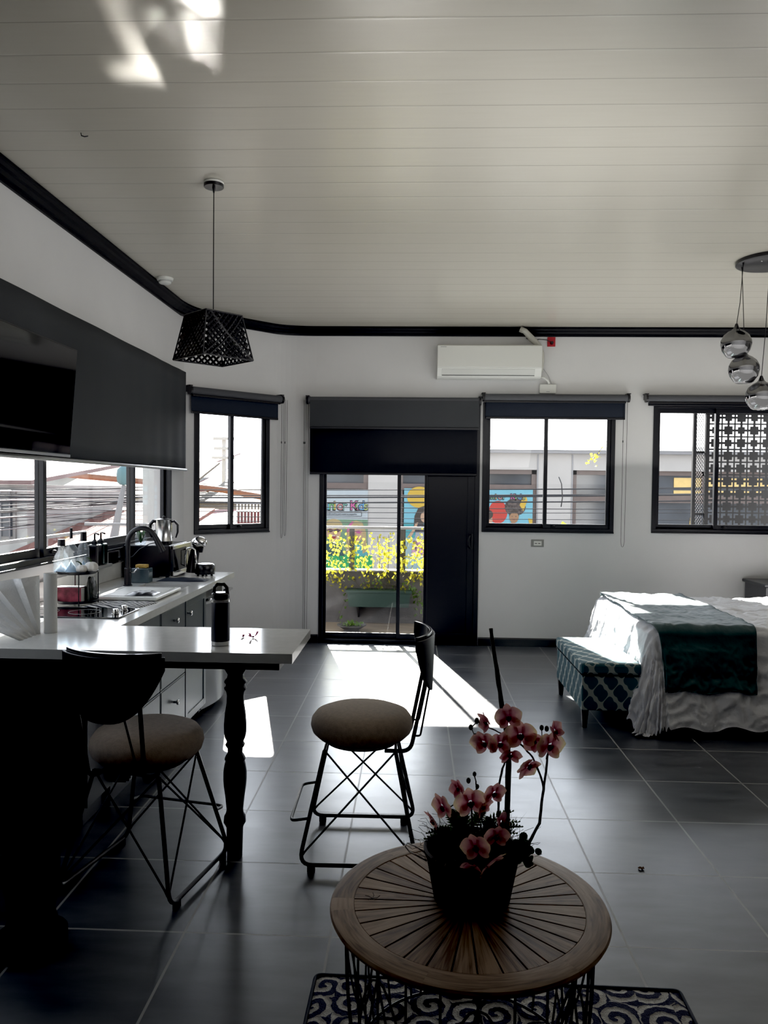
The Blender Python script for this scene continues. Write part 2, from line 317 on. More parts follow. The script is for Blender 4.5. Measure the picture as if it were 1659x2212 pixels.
def B(mb, name, mat, parent=None, smooth=False, bevel=0, local=False, solid=0, sub=0):
    bm = mb.bm
    bmesh.ops.recalc_face_normals(bm, faces=bm.faces)
    o = bpy.data.objects.new(name, None) if False else None
    if parent is None:
        xs = [v.co for v in bm.verts]
        lo = Vector((min(c.x for c in xs), min(c.y for c in xs), min(c.z for c in xs))); hi = Vector((max(c.x for c in xs), max(c.y for c in xs), max(c.z for c in xs)))
        org = Vector(((lo.x+hi.x)/2, (lo.y+hi.y)/2, lo.z))
    else: org = Vector((0, 0, 0)) if local else root_loc(parent)
    if org.length > 0: bmesh.ops.translate(bm, verts=bm.verts, vec=-org)
    me = bpy.data.meshes.new(name); bm.to_mesh(me); bm.free()
    if smooth:
        me.polygons.foreach_set('use_smooth', [True]*len(me.polygons))
        if smooth == 'auto': me.set_sharp_from_angle(angle=math.radians(38))
    me.materials.append(M[mat] if isinstance(mat, str) else mat)
    o = bpy.data.objects.new(name, me); COL.objects.link(o)
    if parent is None: o.location = org
    else: o.parent = parent
    if solid:
        md = o.modifiers.new('solidify', 'SOLIDIFY'); md.thickness = solid; md.offset = 0
    if bevel:
        md = o.modifiers.new('bevel', 'BEVEL'); md.width = bevel; md.segments = 2; md.limit_method = 'ANGLE'; md.angle_limit = math.radians(40)
    if sub:
        md = o.modifiers.new('subsurf', 'SUBSURF'); md.levels = sub; md.render_levels = sub
    return o
def thing(name, label, cat, loc, group=None, rz=0):
    o = bpy.data.objects.new(name, None); COL.objects.link(o); o.location = loc; o.rotation_euler = (0, 0, rz); o.empty_display_size = .1
    return tag(o, label, cat, group)
def struct(mb, name, mat, **k):
    return tag(B(mb, name, mat, **k), kind='structure')
def Ry(p, d):
    """matrix: local XY plane -> world XZ plane at depth"""
    return Matrix(((1, 0, 0, p[0]), (0, 0, 1, p[1]), (0, 1, 0, p[2]), (0, 0, 0, 1)))
def frame_mat(P, U, N):
    """local x->U (horizontal), y->world Z, z->N"""
    P, U, N = Vector(P), Vector(U).normalized(), Vector(N).normalized()
    return Matrix(((U.x, 0, N.x, P.x), (U.y, 0, N.y, P.y), (U.z, 1, N.z, P.z), (0, 0, 0, 1)))
# ---------------------------------------------------------------- room shell
XL, YB, ZC = -2.03, 7.5, 3.07
XR, Y0 = 5.6, -2.6
curve = [(XL, Y0), (XL, 6.73)]
c1, c2, cc = Vector((-1.36, 7.40)), Vector((-.96, YB)), Vector((-1.25, YB))
curve += [(-1.36, 7.40)]
for i in range(1, 8):
    t = i/8; p = c1*(1-t)**2 + cc*2*t*(1-t) + c2*t*t; curve.append((p.x, p.y))
curve += [(-.96, YB), (XR, YB)]
fl = MB(); fl.box(XL-.2, XR+.2, Y0-.2, YB+.2, -.15, 0); struct(fl, 'floor', 'floor')
ce = MB(); ce.box(XL-.3, XR+.3, Y0-.3, YB+.3, ZC, ZC+.15); struct(ce, 'ceiling', 'ceil')
WT = .14
def wall_panel(name, P, U, N, length, holes, z0=0, z1=ZC):
    """wall slab with rectangular openings; P start point, U along, N inward normal"""
    m = frame_mat((P[0], P[1], 0), U, N); mb = MB()
    xs = sorted({0, length, *[h[0] for h in holes], *[h[1] for h in holes]}); zs = sorted({z0, z1, *[h[2] for h in holes], *[h[3] for h in holes]})
    for a, b in zip(xs, xs[1:]):
        for c, d in zip(zs, zs[1:]):
            if any(h[0] <= a and b <= h[1] and h[2] <= c and d <= h[3] for h in holes): continue
            mb.box(a, b, c, d, -WT, 0, m)
    bmesh.ops.remove_doubles(mb.bm, verts=mb.bm.verts, dist=1e-5)
    ints = [f for f in mb.bm.faces if all(len(e.link_faces) > 2 for e in f.edges)]
    return struct(mb, name, 'wall')
# openings
LW = (2.2, 6.36, 1.085, 2.42)                    # along Y on the side wall
wall_panel('wall_left', (XL, 6.73), (0, -1, 0), (1, 0, 0), 6.73-Y0, [(6.73-LW[1], 6.73-LW[0], LW[2], LW[3])])
DU = Vector((1, 1, 0)).normalized(); DN = Vector((1, -1, 0)).normalized()
dl = math.hypot(-1.36-XL, 7.40-6.73)
W1 = (.095, .985-.0, 1.09, 2.34)
W1 = (.10, .90, 1.09, 2.34)
mb = MB()
# curved corner piece
P = [Vector((x, y)) for x, y in curve[2:-1]]
out = []
for i, p in enumerate(P):
    t = (P[min(i+1, len(P)-1)]-P[max(i-1, 0)]).normalized(); n = Vector((-t.y, t.x)); out.append(p+n*WT)
for i in range(len(P)-1):
    mb.prism([tuple(P[i]), tuple(P[i+1]), tuple(out[i+1]), tuple(out[i])], 0, ZC)
bmesh.ops.remove_doubles(mb.bm, verts=mb.bm.verts, dist=1e-5)
struct(mb, 'wall_corner', 'wall')
wall_panel('wall_diagonal', (XL, 6.73), DU, DN, dl, [(W1[0], W1[1], W1[2], W1[3])])
D = (-.92, .635, 0, 2.36); W2 = (.66, 1.925, 1.11, 2.36); W3 = (2.285, 3.62, 1.12, 2.36)
wall_panel('wall_back', (-.96, YB), (1, 0, 0), (0, -1, 0), XR+.96, [(h[0]+.96, h[1]+.96, h[2], h[3]) for h in (D, W2, W3)])
mb = MB(); mb.box(XR, XR+WT, Y0, YB, 0, ZC); struct(mb, 'wall_right', 'wall')
mb = MB(); mb.box(XL-WT, XR+WT, Y0-WT, Y0, 0, ZC); struct(mb, 'wall_front', 'wall')
# cornice: a stepped dark profile swept along the wall line
def sweep(line, prof):
    """prof: (offset inward, z) list, closed polygon"""
    mb = MB(); L_ = [Vector(p) for p in line]; rings = []
    for i, p in enumerate(L_):
        a = (L_[i]-L_[i-1]).normalized() if i > 0 else (L_[1]-L_[0]).normalized()
        b = (L_[i+1]-L_[i]).normalized() if i < len(L_)-1 else a
        t = (a+b).normalized(); n = Vector((t.y, -t.x)); k = 1/max(.3, n.dot(Vector((a.y, -a.x))))
        rings.append([mb.bm.verts.new((p.x+n.x*o*k, p.y+n.y*o*k, z)) for o, z in prof])
    for A, Bq in zip(rings, rings[1:]):
        for j in range(len(prof)): mb.bm.faces.new([A[j], A[(j+1) % len(prof)], Bq[(j+1) % len(prof)], Bq[j]])
    mb.bm.faces.new(rings[0]); mb.bm.faces.new(rings[-1][::-1])
    return mb
tl = [(XL, Y0), (XL, 6.35)]
for i in range(1, 8):
    t = i/8; a, b, c = Vector((XL, 6.35)), Vector((XL, 6.73)), Vector((-1.80, 6.96)); p = a*(1-t)**2+b*2*t*(1-t)+c*t*t; tl.append((p.x, p.y))
tl += [(-1.80, 6.96), (-1.42, 7.34)]
for i in range(1, 9):
    t = i/9; a, b, c = Vector((-1.42, 7.34)), Vector((-1.26, YB)), Vector((-.90, YB)); p = a*(1-t)**2+b*2*t*(1-t)+c*t*t; tl.append((p.x, p.y))
tl += [(-.90, YB), (XR, YB), (XR, Y0), (XL+.01, Y0)]
struct(sweep(tl, [(-.03, ZC), (.085, ZC), (.085, ZC-.014), (.072, ZC-.018), (.062, ZC-.032), (.045, ZC-.040), (.032, ZC-.056), (.018, ZC-.062), (.015, ZC-.078), (-.03, ZC-.078)]), 'trim_cornice', 'trim')
bl = [(-1.36, 7.40)] + curve[3:-1]
struct(sweep([(XL, 5.66), (XL, 6.73), (-1.36, 7.40)] + curve[3:10] + [(-.925, YB)], [(0, 0), (.016, 0), (.016, .07), (.010, .082), (0, .082)]), 'baseboard_left', 'black')
struct(sweep([(.64, YB), (XR, YB)], [(0, 0), (.016, 0), (.016, .07), (.010, .082), (0, .082)]), 'baseboard_back', 'black')
# ---------------------------------------------------------------- windows
def sliding_window(name, P, U, N, x0, x1, z0, z1, mull, fr=.04, sash=.045, depth=.075, latch=True, proud=.012):
    """outer frame, two sashes with their panes, latch; x measured from P along U"""
    m = frame_mat((P[0], P[1], 0), U, N)
    t = thing(name, None, None, (m @ Vector(((x0+x1)/2, z0, 0)))); t['kind'] = 'structure'
    o = MB(); d0, d1 = -depth, proud
    o.box(x0, x1, z0, z0+fr, d0, d1, m); o.box(x0, x1, z1-fr, z1, d0, d1, m); o.box(x0, x0+fr, z0+fr, z1-fr, d0, d1, m); o.box(x1-fr, x1, z0+fr, z1-fr, d0, d1, m)
    o.box(x0, x1, z0, z0+.012, d1, d1+.012, m)
    B(o, 'outer_frame', 'black', t, bevel=.002)
    edges = [x0+fr] + mull + [x1-fr]
    for i in range(len(edges)-1):
        a, b = edges[i]-(.02 if i else 0), edges[i+1]+(.02 if i < len(edges)-2 else 0)
        dd = -.045 if i % 2 == 0 else -.015
        s = MB(); q0, q1 = dd-.012, dd+.012
        s.box(a, b, z0+fr, z0+fr+sash, q0, q1, m); s.box(a, b, z1-fr-sash, z1-fr, q0, q1, m); s.box(a, a+.036, z0+fr+sash, z1-fr-sash, q0, q1, m); s.box(b-.036, b, z0+fr+sash, z1-fr-sash, q0, q1, m)
        so = B(s, 'sash', 'black', t, bevel=.0015)
        g = MB(); g.box(a+.03, b-.03, z0+fr+sash-.005, z1-fr-sash+.005, dd-.002, dd+.002, m); B(g, 'pane', 'glass', so)
    if latch:
        c = edges[1]+.085; l = MB()
        l.ell(m @ Vector((c, z0+fr+.022, .004)), (.017, .017, .010)); l.box(c-.03, c+.012, z0+fr+.016, z0+fr+.026, .0, .012, m)
        B(l, 'latch', 'plastic_b', t, smooth=True)
    return t
sliding_window('window_1', (XL, 6.73), DU, DN, *W1, mull=[.495])
sliding_window('window_2', (0, YB), (1, 0, 0), (0, -1, 0), *W2, mull=[1.27])
sliding_window('window_3', (0, YB), (1, 0, 0), (0, -1, 0), *W3, mull=[2.895])
w4 = sliding_window('window_4', (XL, 0), (0, 1, 0), (1, 0, 0), *LW, mull=[4.18, 5.54])
# door
t = thing('door_1', None, None, (-.14, YB, 0)); t['kind'] = 'structure'
dm = frame_mat((0, YB, 0), (1, 0, 0), (0, -1, 0))
o = MB(); x0, x1, z0, z1 = D; z0 = .0
o.box(x0, x1, z0, .04, -.09, .012, dm); o.box(x0, x1, z1-.04, z1, -.09, .012, dm); o.box(x0, x0+.038, .04, z1-.04, -.09, .012, dm); o.box(x1-.045, x1, .04, z1-.04, -.09, .012, dm)
B(o, 'outer_frame', 'black', t, bevel=.002)
for a, b, dd, pane in ((-.885, -.125, -.06, 'glass'), (-.155, .14, -.035, 'glass'), (.128, .592, -.012, None)):
    s = MB(); q0, q1 = dd-.014, dd+.014; st = .036 if pane else .045
    if pane:
        s.box(a, b, .04, .095, q0, q1, dm); s.box(a, b, z1-.1, z1-.04, q0, q1, dm); s.box(a, a+st*.8, .095, z1-.1, q0, q1, dm); s.box(b-st, b, .095, z1-.1, q0, q1, dm)
        so = B(s, 'sash', 'black', t, bevel=.002)
        g = MB(); g.box(a+.02, b-.02, .09, z1-.095, dd-.002, dd+.002, dm); B(g, 'pane', 'glass', so)
    else:
        s.box(a, b, .04, z1-.04, q0, q1-.008, dm); s.box(a, b, .04, .11, q1-.008, q1, dm); s.box(a, a+.012, .11, z1-.1, q1-.008, q1, dm); s.box(b-.07, b, .11, z1-.04, q1-.008, q1, dm)
        so = B(s, 'door_leaf', 'black', t, bevel=.002)
        h = MB(); hx = .565
        h.tube([dm @ Vector(p) for p in ((hx-.012, .95, .0), (hx-.012, .955, .035), (hx-.03, .985, .05), (hx-.03, 1.045, .05), (hx-.012, 1.075, .035), (hx-.012, 1.08, 0))], .0055, 10)
        h.box(hx-.002, hx+.014, .94, 1.09, .0, .01, dm)
        B(h, 'handle', 'metal', so, smooth='auto')
struct(MB().box(D[0], D[1], YB-.03, YB+.16, 0, .012), 'trim_threshold', 'black')
# ---------------------------------------------------------------- roller blinds
def chain(name, label, x, y, ztop, zbot, dx=.012, dy=0, group=None):
    pts = [(x-dx, y-dy, ztop), (x-dx, y-dy, zbot+.03), (x-dx*.5, y-dy*.5, zbot+.006), (x+dx*.5, y+dy*.5, zbot+.006), (x+dx, y+dy, zbot+.03), (x+dx*1.1, y+dy, ztop)]
    return pts
def roller_blind(P, U, N, x0, x1, ztop, zbot, label, fab='blind2', hold=.06, rr=.034, front=None, chains=(), back=None, bar='black'):
    m = frame_mat((P[0], P[1], 0), U, N); t = thing('roller_blind', label, 'roller blind', m @ Vector(((x0+x1)/2, zbot, hold)), 'roller blinds over the windows')
    zc = ztop-rr-.004; T = lambda a, b, c: m @ Vector((a, b, c))
    r = MB(); r.tube([T(x0+.02, zc, hold), T(x1-.02, zc, hold)], rr, 24); B(r, 'roller_tube', 'blind3', t, smooth='auto')
    for xe in (x0, x1-.018):
        e = MB(); e.tube([T(xe, zc, hold), T(xe+.018, zc, hold)], rr+.006, 20); e.box(xe+.002, xe+.016, zc-.01, ztop+.008, .0, hold, m); e.box(xe-.006, xe+.03, ztop, ztop+.008, .0, hold+.01, m)
        B(e, 'end_bracket', 'plastic_b', t, smooth='auto')
    h2 = hold-rr+.004
    f = MB(); f.box(x0+.035, x1-.03, zbot+.012, zc, h2-.0007, h2+.0007, m); B(f, 'fabric_sheet', fab, t)
    bb = MB(); bb.box(x0+.035, x1-.03, zbot, zbot+.022, h2-.006, h2+.006, m); B(bb, 'bottom_bar', bar, t, bevel=.004)
    if front is not None:
        f = MB(); f.box(x0+.04, x1-.02, front+.014, zc, hold+rr-.0007, hold+rr+.0007, m); B(f, 'outer_sheet', 'blind', t)
        bb = MB(); bb.box(x0+.04, x1-.02, front, front+.022, hold+rr-.007, hold+rr+.007, m); B(bb, 'bottom_bar', bar, t, bevel=.004)
    else:
        g = MB(); g.box(x0+.03, x1-.035, zc-rr-.016, zc-rr+.002, hold+.004, hold+.02, m); B(g, 'bottom_bar', 'plastic_b', t, bevel=.003)
    for cx, cz, w in chains:
        c = MB(); zt = zc
        c.tube([T(cx-w, zt, hold), T(cx-w*.9, cz+.05, hold-.01), T(cx-w*.5, cz+.008, hold-.012), T(cx, cz, hold-.012), T(cx+w*.5, cz+.008, hold-.012), T(cx+w*.9, cz+.05, hold-.01), T(cx+w, zt, hold)], .0018, 6)
        c.tube([T(cx-w, zt-.42, hold-.003), T(cx-w, zt-.40, hold-.003)], .005, 8)
        B(c, 'bead_chain', 'metal', t, smooth=True)
    return t
roller_blind((XL, 6.73), DU, DN, .012, 1.0, 2.40, 2.165, 'short navy blind rolled up over the angled corner window', chains=((1.005, 1.03, .012), (1.045, 1.05, .012)), hold=.075)
roller_blind((0, YB), (1, 0, 0), (0, -1, 0), -1.045, .632, 2.40, 1.65, 'widest blind, charcoal over black layer, hanging over the sliding balcony door', fab='blackout', front=2.085, hold=.085, chains=((-1.055, .10, .012), (-1.04, .02, .016)))
roller_blind((0, YB), (1, 0, 0), (0, -1, 0), .645, 2.035, 2.44, 2.20, 'navy blind with a hanging loop chain over the window beside the door', hold=.07, chains=((2.0, .985, .018),))
roller_blind((0, YB), (1, 0, 0), (0, -1, 0), 2.185, 3.75, 2.44, 2.335, 'fully rolled dark blind behind the three glass globe lamps', hold=.07)
# large blind on the side wall behind the television
t = thing('roller_blind', 'long grey blind hanging behind the television above the kitchen counter', 'roller blind', (XL+.05, 4.6, 1.66), 'roller blinds over the windows')
def bf(u, v):
    y = 2.0+u*(6.56-2.0); z = 1.668+v*(2.497-1.668); a = max(0, (y-5.2)/1.5)
    return (XL+.065+.006*a*math.sin(y*23)*(1-v*.6)+.003*math.sin(y*7), y, z)
B(MB().grid(bf, 150, 8), 'fabric_sheet', 'blind', t, smooth=True, solid=.0015)
B(MB().tube([(XL+.066, 2.0, 1.665), (XL+.066, 6.575, 1.662)], .012, 12), 'bottom_bar', 'alu', t, smooth='auto')
B(MB().tube([(XL+.034, 2.0, 2.46), (XL+.034, 6.555, 2.46)], .028, 16), 'roller_tube', 'blind3', t, smooth='auto')
# ---------------------------------------------------------------- kitchen
CT = .89; TH = .038; XF = -1.32; YE = 5.64
SK = (-1.73, -1.43, 4.56, 4.90)
t = MB()
t.box(XL, XF, 3.42, SK[2], CT-TH, CT); t.box(XL, XF, SK[3], YE, CT-TH, CT); t.box(XL, SK[0], SK[2], SK[3], CT-TH, CT); t.box(SK[1], XF, SK[2], SK[3], CT-TH, CT)
t.box(XL, -.455, 2.90, 3.42, CT-TH, CT)
tag(B(t, 'worktop', 'quartz'), 'white quartz worktop running along the windows and out as a breakfast bar', 'countertop')
u = MB(); u.box(XL+.002, XL+.022, 3.0, YE, CT+.001, CT+.105); tag(B(u, 'backsplash', 'quartz', bevel=.002), 'low white stone upstand along the wall behind the sink and microwave', 'backsplash')
s = thing('kitchen_sink', 'stainless undermount sink set into the white worktop below the black tap', 'sink', (-1.58, 4.73, .70))
b = MB(); x0, x1, y0, y1 = SK
b.box(x0-.01, x1+.01, y0-.01, y1+.01, .690, .696)
for a in ((x0-.012, x0-.002, y0-.01, y1+.01), (x1+.002, x1+.012, y0-.01, y1+.01), (x0, x1, y0-.012, y0-.002), (x0, x1, y1+.002, y1+.012)): b.box(*a, .69, CT-TH-.001)
B(b, 'bowl', 'steel', s); B(MB().lathe([(0, .001), (.03, .001), (.034, .006), (.026, .004), (0, .003)], 20, (-1.58, 4.73, .696)), 'drain', 'chrome', s, smooth=True)
ap = MB(); ap.box(-1.41, -.512, 2.945, 3.40, .815, CT-TH); bar = tag(B(ap, 'bar_apron', 'cabdk', bevel=.002), 'black timber apron under the breakfast bar overhang', 'bar apron')
prof_px = [(1450.5, 115), (1456, 110), (1467, 80), (1475, 86), (1480, 108), (1484, 115), (1489, 97), (1493, 98), (1497, 115), (1501, 108), (1505, 95), (1514, 86), (1532, 90), (1553, 105), (1580, 115), (1597, 113), (1608, 103), (1618, 84), (1621, 92), (1624, 100), (1628, 92), (1632, 78), (1643, 75), (1648, 92), (1653, 102), (1657, 105), (1660, 95), (1668, 105), (1684, 117), (1700, 118), (1716, 113), (1740, 97), (1770, 84), (1778, 90), (1785, 108), (1798, 112), (1803, 98), (1810, 84), (1846, 78)]
prof = [(w*.217*3.116/1665, max(.001, H-(y-1051)*3.116/1665*.99)) for y, w in prof_px]
prof[0] = (prof[0][0], .8145); prof[-1] = (prof[-1][0], .001)
lg = thing('turned_post', 'turned dark blue-black wooden post holding up the open end of the breakfast bar', 'turned post', (-.722, 3.116, 0))
B(MB().lathe([(0, prof[-1][1])] + prof[::-1] + [(0, prof[0][1])], 40, (-.722, 3.116, 0)), 'turned_shaft', 'wood_blk', lg, smooth=True)
# heavier turned pedestal in the dark
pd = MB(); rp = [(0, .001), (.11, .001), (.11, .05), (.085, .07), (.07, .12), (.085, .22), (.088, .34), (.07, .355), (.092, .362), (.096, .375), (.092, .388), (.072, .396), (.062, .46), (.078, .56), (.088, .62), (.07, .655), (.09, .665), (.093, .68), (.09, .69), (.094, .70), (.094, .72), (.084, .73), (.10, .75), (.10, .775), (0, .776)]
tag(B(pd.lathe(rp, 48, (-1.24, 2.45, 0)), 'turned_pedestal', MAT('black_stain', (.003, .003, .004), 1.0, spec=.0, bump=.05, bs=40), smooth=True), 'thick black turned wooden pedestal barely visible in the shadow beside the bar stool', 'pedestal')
# panel under the bar
pn = MB(); pn.box(XL, -1.42, 3.30, 3.60, .10, CT-TH); pn.box(XL, -1.46, 3.34, 3.56, 0, .10)
tag(B(pn, 'cabinet_back_panel', 'cabdk', bevel=.002), 'black cabinet end closing the corner under the breakfast bar', 'cabinet')
def knob(parent, x, y, z):
    m = Matrix.Translation((x, y, z)) @ Matrix.Rotation(PI/2, 4, 'Y')
    B(MB().lathe([(0, 0), (.007, 0), (.006, .012), (.010, .016), (.015, .020), (.016, .026), (.012, .031), (0, .032)], 16, (0, 0, 0), m), 'knob', 'chrome', parent, smooth=True)
def shaker(mb, x, y0, y1, z0, z1, fr=.045):
    mb.box(x-.018, x-.006, y0, y1, z0, z1)
    mb.box(x-.006, x, y0, y0+fr, z0, z1); mb.box(x-.006, x, y1-fr, y1, z0, z1); mb.box(x-.006, x, y0+fr, y1-fr, z0, z0+fr); mb.box(x-.006, x, y0+fr, y1-fr, z1-fr, z1)
FX = -1.345
for k, (y0, y1, kind, lab) in enumerate(((3.605, 4.055, 'dr', 'dark shaker drawer cabinet closest to the breakfast bar under the hob'), (4.058, 4.508, 'dr', 'dark drawer cabinet with round knobs between the hob cabinet and the sink door'), (4.511, 4.96, 'door', 'dark shaker door cabinet below the kitchen sink'))):
    c = thing('base_cabinet', lab, 'cabinet', (-1.68, (y0+y1)/2, 0), 'dark base cabinets under the worktop')
    cb = MB()
    if kind == 'door':
        cb.box(XL+.002, FX-.019, y0, y0+.018, .10, CT-TH-.001); cb.box(XL+.002, FX-.019, y1-.018, y1, .10, CT-TH-.001); cb.box(XL+.002, FX-.019, y0, y1, .10, .118)
    else: cb.box(XL+.002, FX-.019, y0, y1, .10, CT-TH-.001)
    cb.box(XL+.002, -1.44, y0, y1, 0, .10)
    B(cb, 'carcass', 'cabdk', c)
    if kind == 'dr':
        for z0, z1, kz in ((.105, .415, .30), (.42, .685, .56), (.69, .845, .765)):
            d = MB(); d.box(FX-.018, FX-.003, y0+.003, y1-.003, z0, z1); d.box(FX-.003, FX, y0+.012, y1-.012, z0+.009, z1-.009); do = B(d, 'drawer', 'cab', c, bevel=.002)
            knob(do, FX, (y0+y1)/2, kz)
    else:
        d = MB(); shaker(d, FX, y0+.003, y1-.003, .105, .845); do = B(d, 'door', 'cab', c, bevel=.0015); knob(do, FX, y0+.03, .765)
fr = thing('mini_fridge', 'under-counter fridge with curved pale grey door at the far end of the worktop', 'refrigerator', (-1.66, 5.28, 0))
B(MB().box(XL+.01, -1.40, 4.98, 5.60, .03, .84), 'cabinet_body', 'plastic_b', fr, bevel=.004)
dr = MB(); poly = [(-1.398, 4.985)] + [(-1.385+.055*math.sin(PI*i/12), 4.985+.61*i/12) for i in range(13)] + [(-1.398, 5.595)]
dr.prism(poly, .05, .74); do = B(dr, 'door', MAT('grey_fridge_door', (.22, .23, .235), .3, coat=.3, bump=.01), fr, smooth='auto')
B(MB().tube([(-1.375, 5.02, .765), (-1.315, 5.05, .785), (-1.30, 5.3, .79), (-1.315, 5.53, .785), (-1.375, 5.56, .765)], .011, 10), 'handle', 'chrome', do, smooth=True)
for y in (5.03, 5.55): B(MB().lathe([(0, 0), (.02, 0), (.02, .03), (0, .03)], 12, (-1.46, y, 0)), 'foot', 'plastic_b', fr)
# hob
h = thing('hob', 'black glass ceramic hob with two steel knobs set in the worktop', 'hob', (-1.66, 3.73, CT))
B(MB().box(-1.93, -1.395, 3.59, 3.875, CT+.0005, CT+.007), 'glass_plate', MAT('hob_glass', (.006, .006, .008), .07, spec=.6, bump=.0), h, bevel=.002)
for x in (-1.83, -1.62):
    B(MB().tube([(x+.075*math.cos(a*PI/20), 3.735+.075*math.sin(a*PI/20), CT+.0072) for a in range(40)], .0012, 5, True), 'cooking_ring', 'plastic_g', h)
for y in (3.69, 3.80): B(MB().lathe([(0, 0), (.019, 0), (.019, .003), (.016, .004), (.0155, .022), (.013, .025), (0, .025)], 24, (-1.447, y, CT+.007)), 'knob', 'steel', h, smooth='auto')
# towels, board
def cloth(name, mat, x0, x1, y0, y1, z, amp, lab, cat, seed=0, th=.006, skew=0):
    def f(u, v):
        x = x0+(x1-x0)*u+skew*(v-.5); y = y0+(y1-y0)*v
        e = min(u, 1-u, v, 1-v); k = min(1, e*8)
        n = noise.noise(Vector((x*25+seed, y*25, seed)))
        return (x+.006*noise.noise(Vector((y*30, seed, 1))), y+.006*noise.noise(Vector((x*30, seed, 2))), z+th*k+amp*k*(n+.6))
    return tag(B(MB().grid(f, 30, 16), name, mat, smooth=True, solid=.002), lab, cat)
bd = thing('cutting_board', 'white rectangular cutting board lying across the sink edge', 'cutting board', (-1.57, 4.38, CT))
B(MB().box(-1.76, -1.40, 4.15, 4.60, CT+.004, CT+.022), 'board', 'plastic_w', bd, bevel=.006)
B(MB().tube([(-1.73, 4.18, CT+.0225), (-1.43, 4.18, CT+.0225), (-1.43, 4.57, CT+.0225), (-1.73, 4.57, CT+.0225)], .0015, 5, True), 'juice_groove', 'plastic_g', bd)
for x in (-1.74, -1.42):
    for y in (4.17, 4.58): B(MB().lathe([(0, 0), (.007, 0), (.007, .004), (0, .004)], 10, (x, y, CT+.0002)), 'foot', 'plastic_b', bd)
cloth('dish_towel', stripe_mat('striped_cotton', 1, .024, (.02, .022, .035), (.75, .75, .75), .52, skew=.35), -1.70, -1.40, 3.895, 4.11, CT+.001, .006, 'black and white striped dish towel crumpled beside the hob', 'towel', 3, skew=.04)
def pouch(name, lab, cat, x0, x1, y0, y1, z0, h, mat, seed):
    def f(u, v):
        a, b_ = u*2-1, v*2-1; e = max(0, 1-abs(a)**4)*max(0, 1-abs(b_)**4)
        return (x0+(x1-x0)*u, y0+(y1-y0)*v+.006*math.sin(u*9+seed), z0+.001+h*e*(.75+.35*noise.noise(Vector((u*5, v*5, seed)))))
    mb = MB().grid(f, 20, 12); mb.grid(lambda u, v: (x0+(x1-x0)*u, y0+(y1-y0)*v+.006*math.sin(u*9+seed), z0), 20, 2)
    return tag(B(mb, name, mat, smooth=True), lab, cat)
pouch('oven_mitt', 'flat black cloth pouch lying on the white cutting board', 'pouch', -1.60, -1.44, 4.20, 4.36, CT+.0225, .018, 'plastic_b', 1)
pouch('dish_cloth', 'rolled dark cloth laid on the worktop behind the sink', 'cloth', -1.70, -1.375, 5.03, 5.16, CT+.0005, .022, 'blind2', 5)
# tap
tp = thing('kitchen_faucet', 'tall matt black gooseneck tap beside the sink', 'faucet', (-1.80, 4.79, CT))
B(MB().lathe([(0, 0), (.028, 0), (.028, .006), (.022, .008), (.022, .11), (.018, .114), (0, .114)], 24, (-1.80, 4.79, CT)), 'base', 'metal', tp, smooth='auto')
pts = [(-1.80, 4.79, CT+.11), (-1.80, 4.79, CT+.27)]
for i in range(1, 15):
    a = PI*i/16*1.0; pts.append((-1.80+.088*(1-math.cos(a)), 4.79+.012*(1-math.cos(a)), CT+.27+.095*math.sin(a)))
B(MB().tube(pts, .0155, 16), 'spout', 'metal', tp, smooth='auto')
e = Vector(pts[-1]); d = (e-Vector(pts[-2])).normalized(); B(MB().tube([e-d*.01, e+d*.03, e+d*.10], [.016, .019, .022], 18), 'spray_head', 'metal', tp, smooth='auto')
B(MB().tube([(-1.785, 4.78, CT+.085), (-1.755, 4.775, CT+.088), (-1.725, 4.765, CT+.115)], .005, 8), 'lever', 'chrome', tp, smooth=True)
# sponge caddy + sponge
t = MB(); t.box(-1.83, -1.715, 4.93, 5.01, CT+.0005, CT+.095); tag(B(t, 'sponge_caddy', MAT('grey_teal_glass', (.10, .14, .16), .15, spec=.6, var=.3, vs=10), bevel=.005), 'grey-teal square caddy beside the tap with a sponge on top', 'caddy')
t = MB(); t.box(-1.81, -1.735, 4.945, 4.995, CT+.096, CT+.118); tag(B(t, 'sponge', MAT('yellow_sponge', (.60, .40, .12), .9, bump=.8, bs=90, var=.2), bevel=.005), 'yellow sponge lying on top of the grey caddy', 'sponge')
# microwave
mw = thing('microwave', 'black microwave with steel-edged front at the back corner of the worktop', 'microwave', (-1.79, 5.41, CT))
B(MB().box(-1.985, -1.665, 5.20, 5.62, CT+.012, CT+.225), 'casing', 'plastic_b', mw, bevel=.006)
dd = B(MB().box(-1.663, -1.64, 5.205, 5.50, CT+.014, CT+.223), 'door', MAT('microwave_glass', (.02, .022, .025), .1, spec=.7), mw, bevel=.003)
B(MB().box(-1.663, -1.638, 5.503, 5.615, CT+.014, CT+.223), 'control_panel', 'steel', mw, bevel=.003)
B(MB().box(-1.6635, -1.637, 5.205, 5.615, CT+.198, CT+.2235), 'top_trim', 'steel', mw, bevel=.002)
B(MB().box(-1.6635, -1.637, 5.205, 5.615, CT+.013, CT+.045), 'bottom_trim', 'steel', mw, bevel=.002)
B(MB().tube([(-1.64, 5.475, CT+.06), (-1.612, 5.475, CT+.07), (-1.612, 5.475, CT+.17), (-1.64, 5.475, CT+.18)], .005, 8), 'handle', 'steel', dd, smooth=True)
for x in (-1.96, -1.69):
    for y in (5.23, 5.59): B(MB().lathe([(0, 0), (.012, 0), (.012, .0118), (0, .0118)], 10, (x, y, CT+.0003)), 'foot', 'plastic_b', mw)
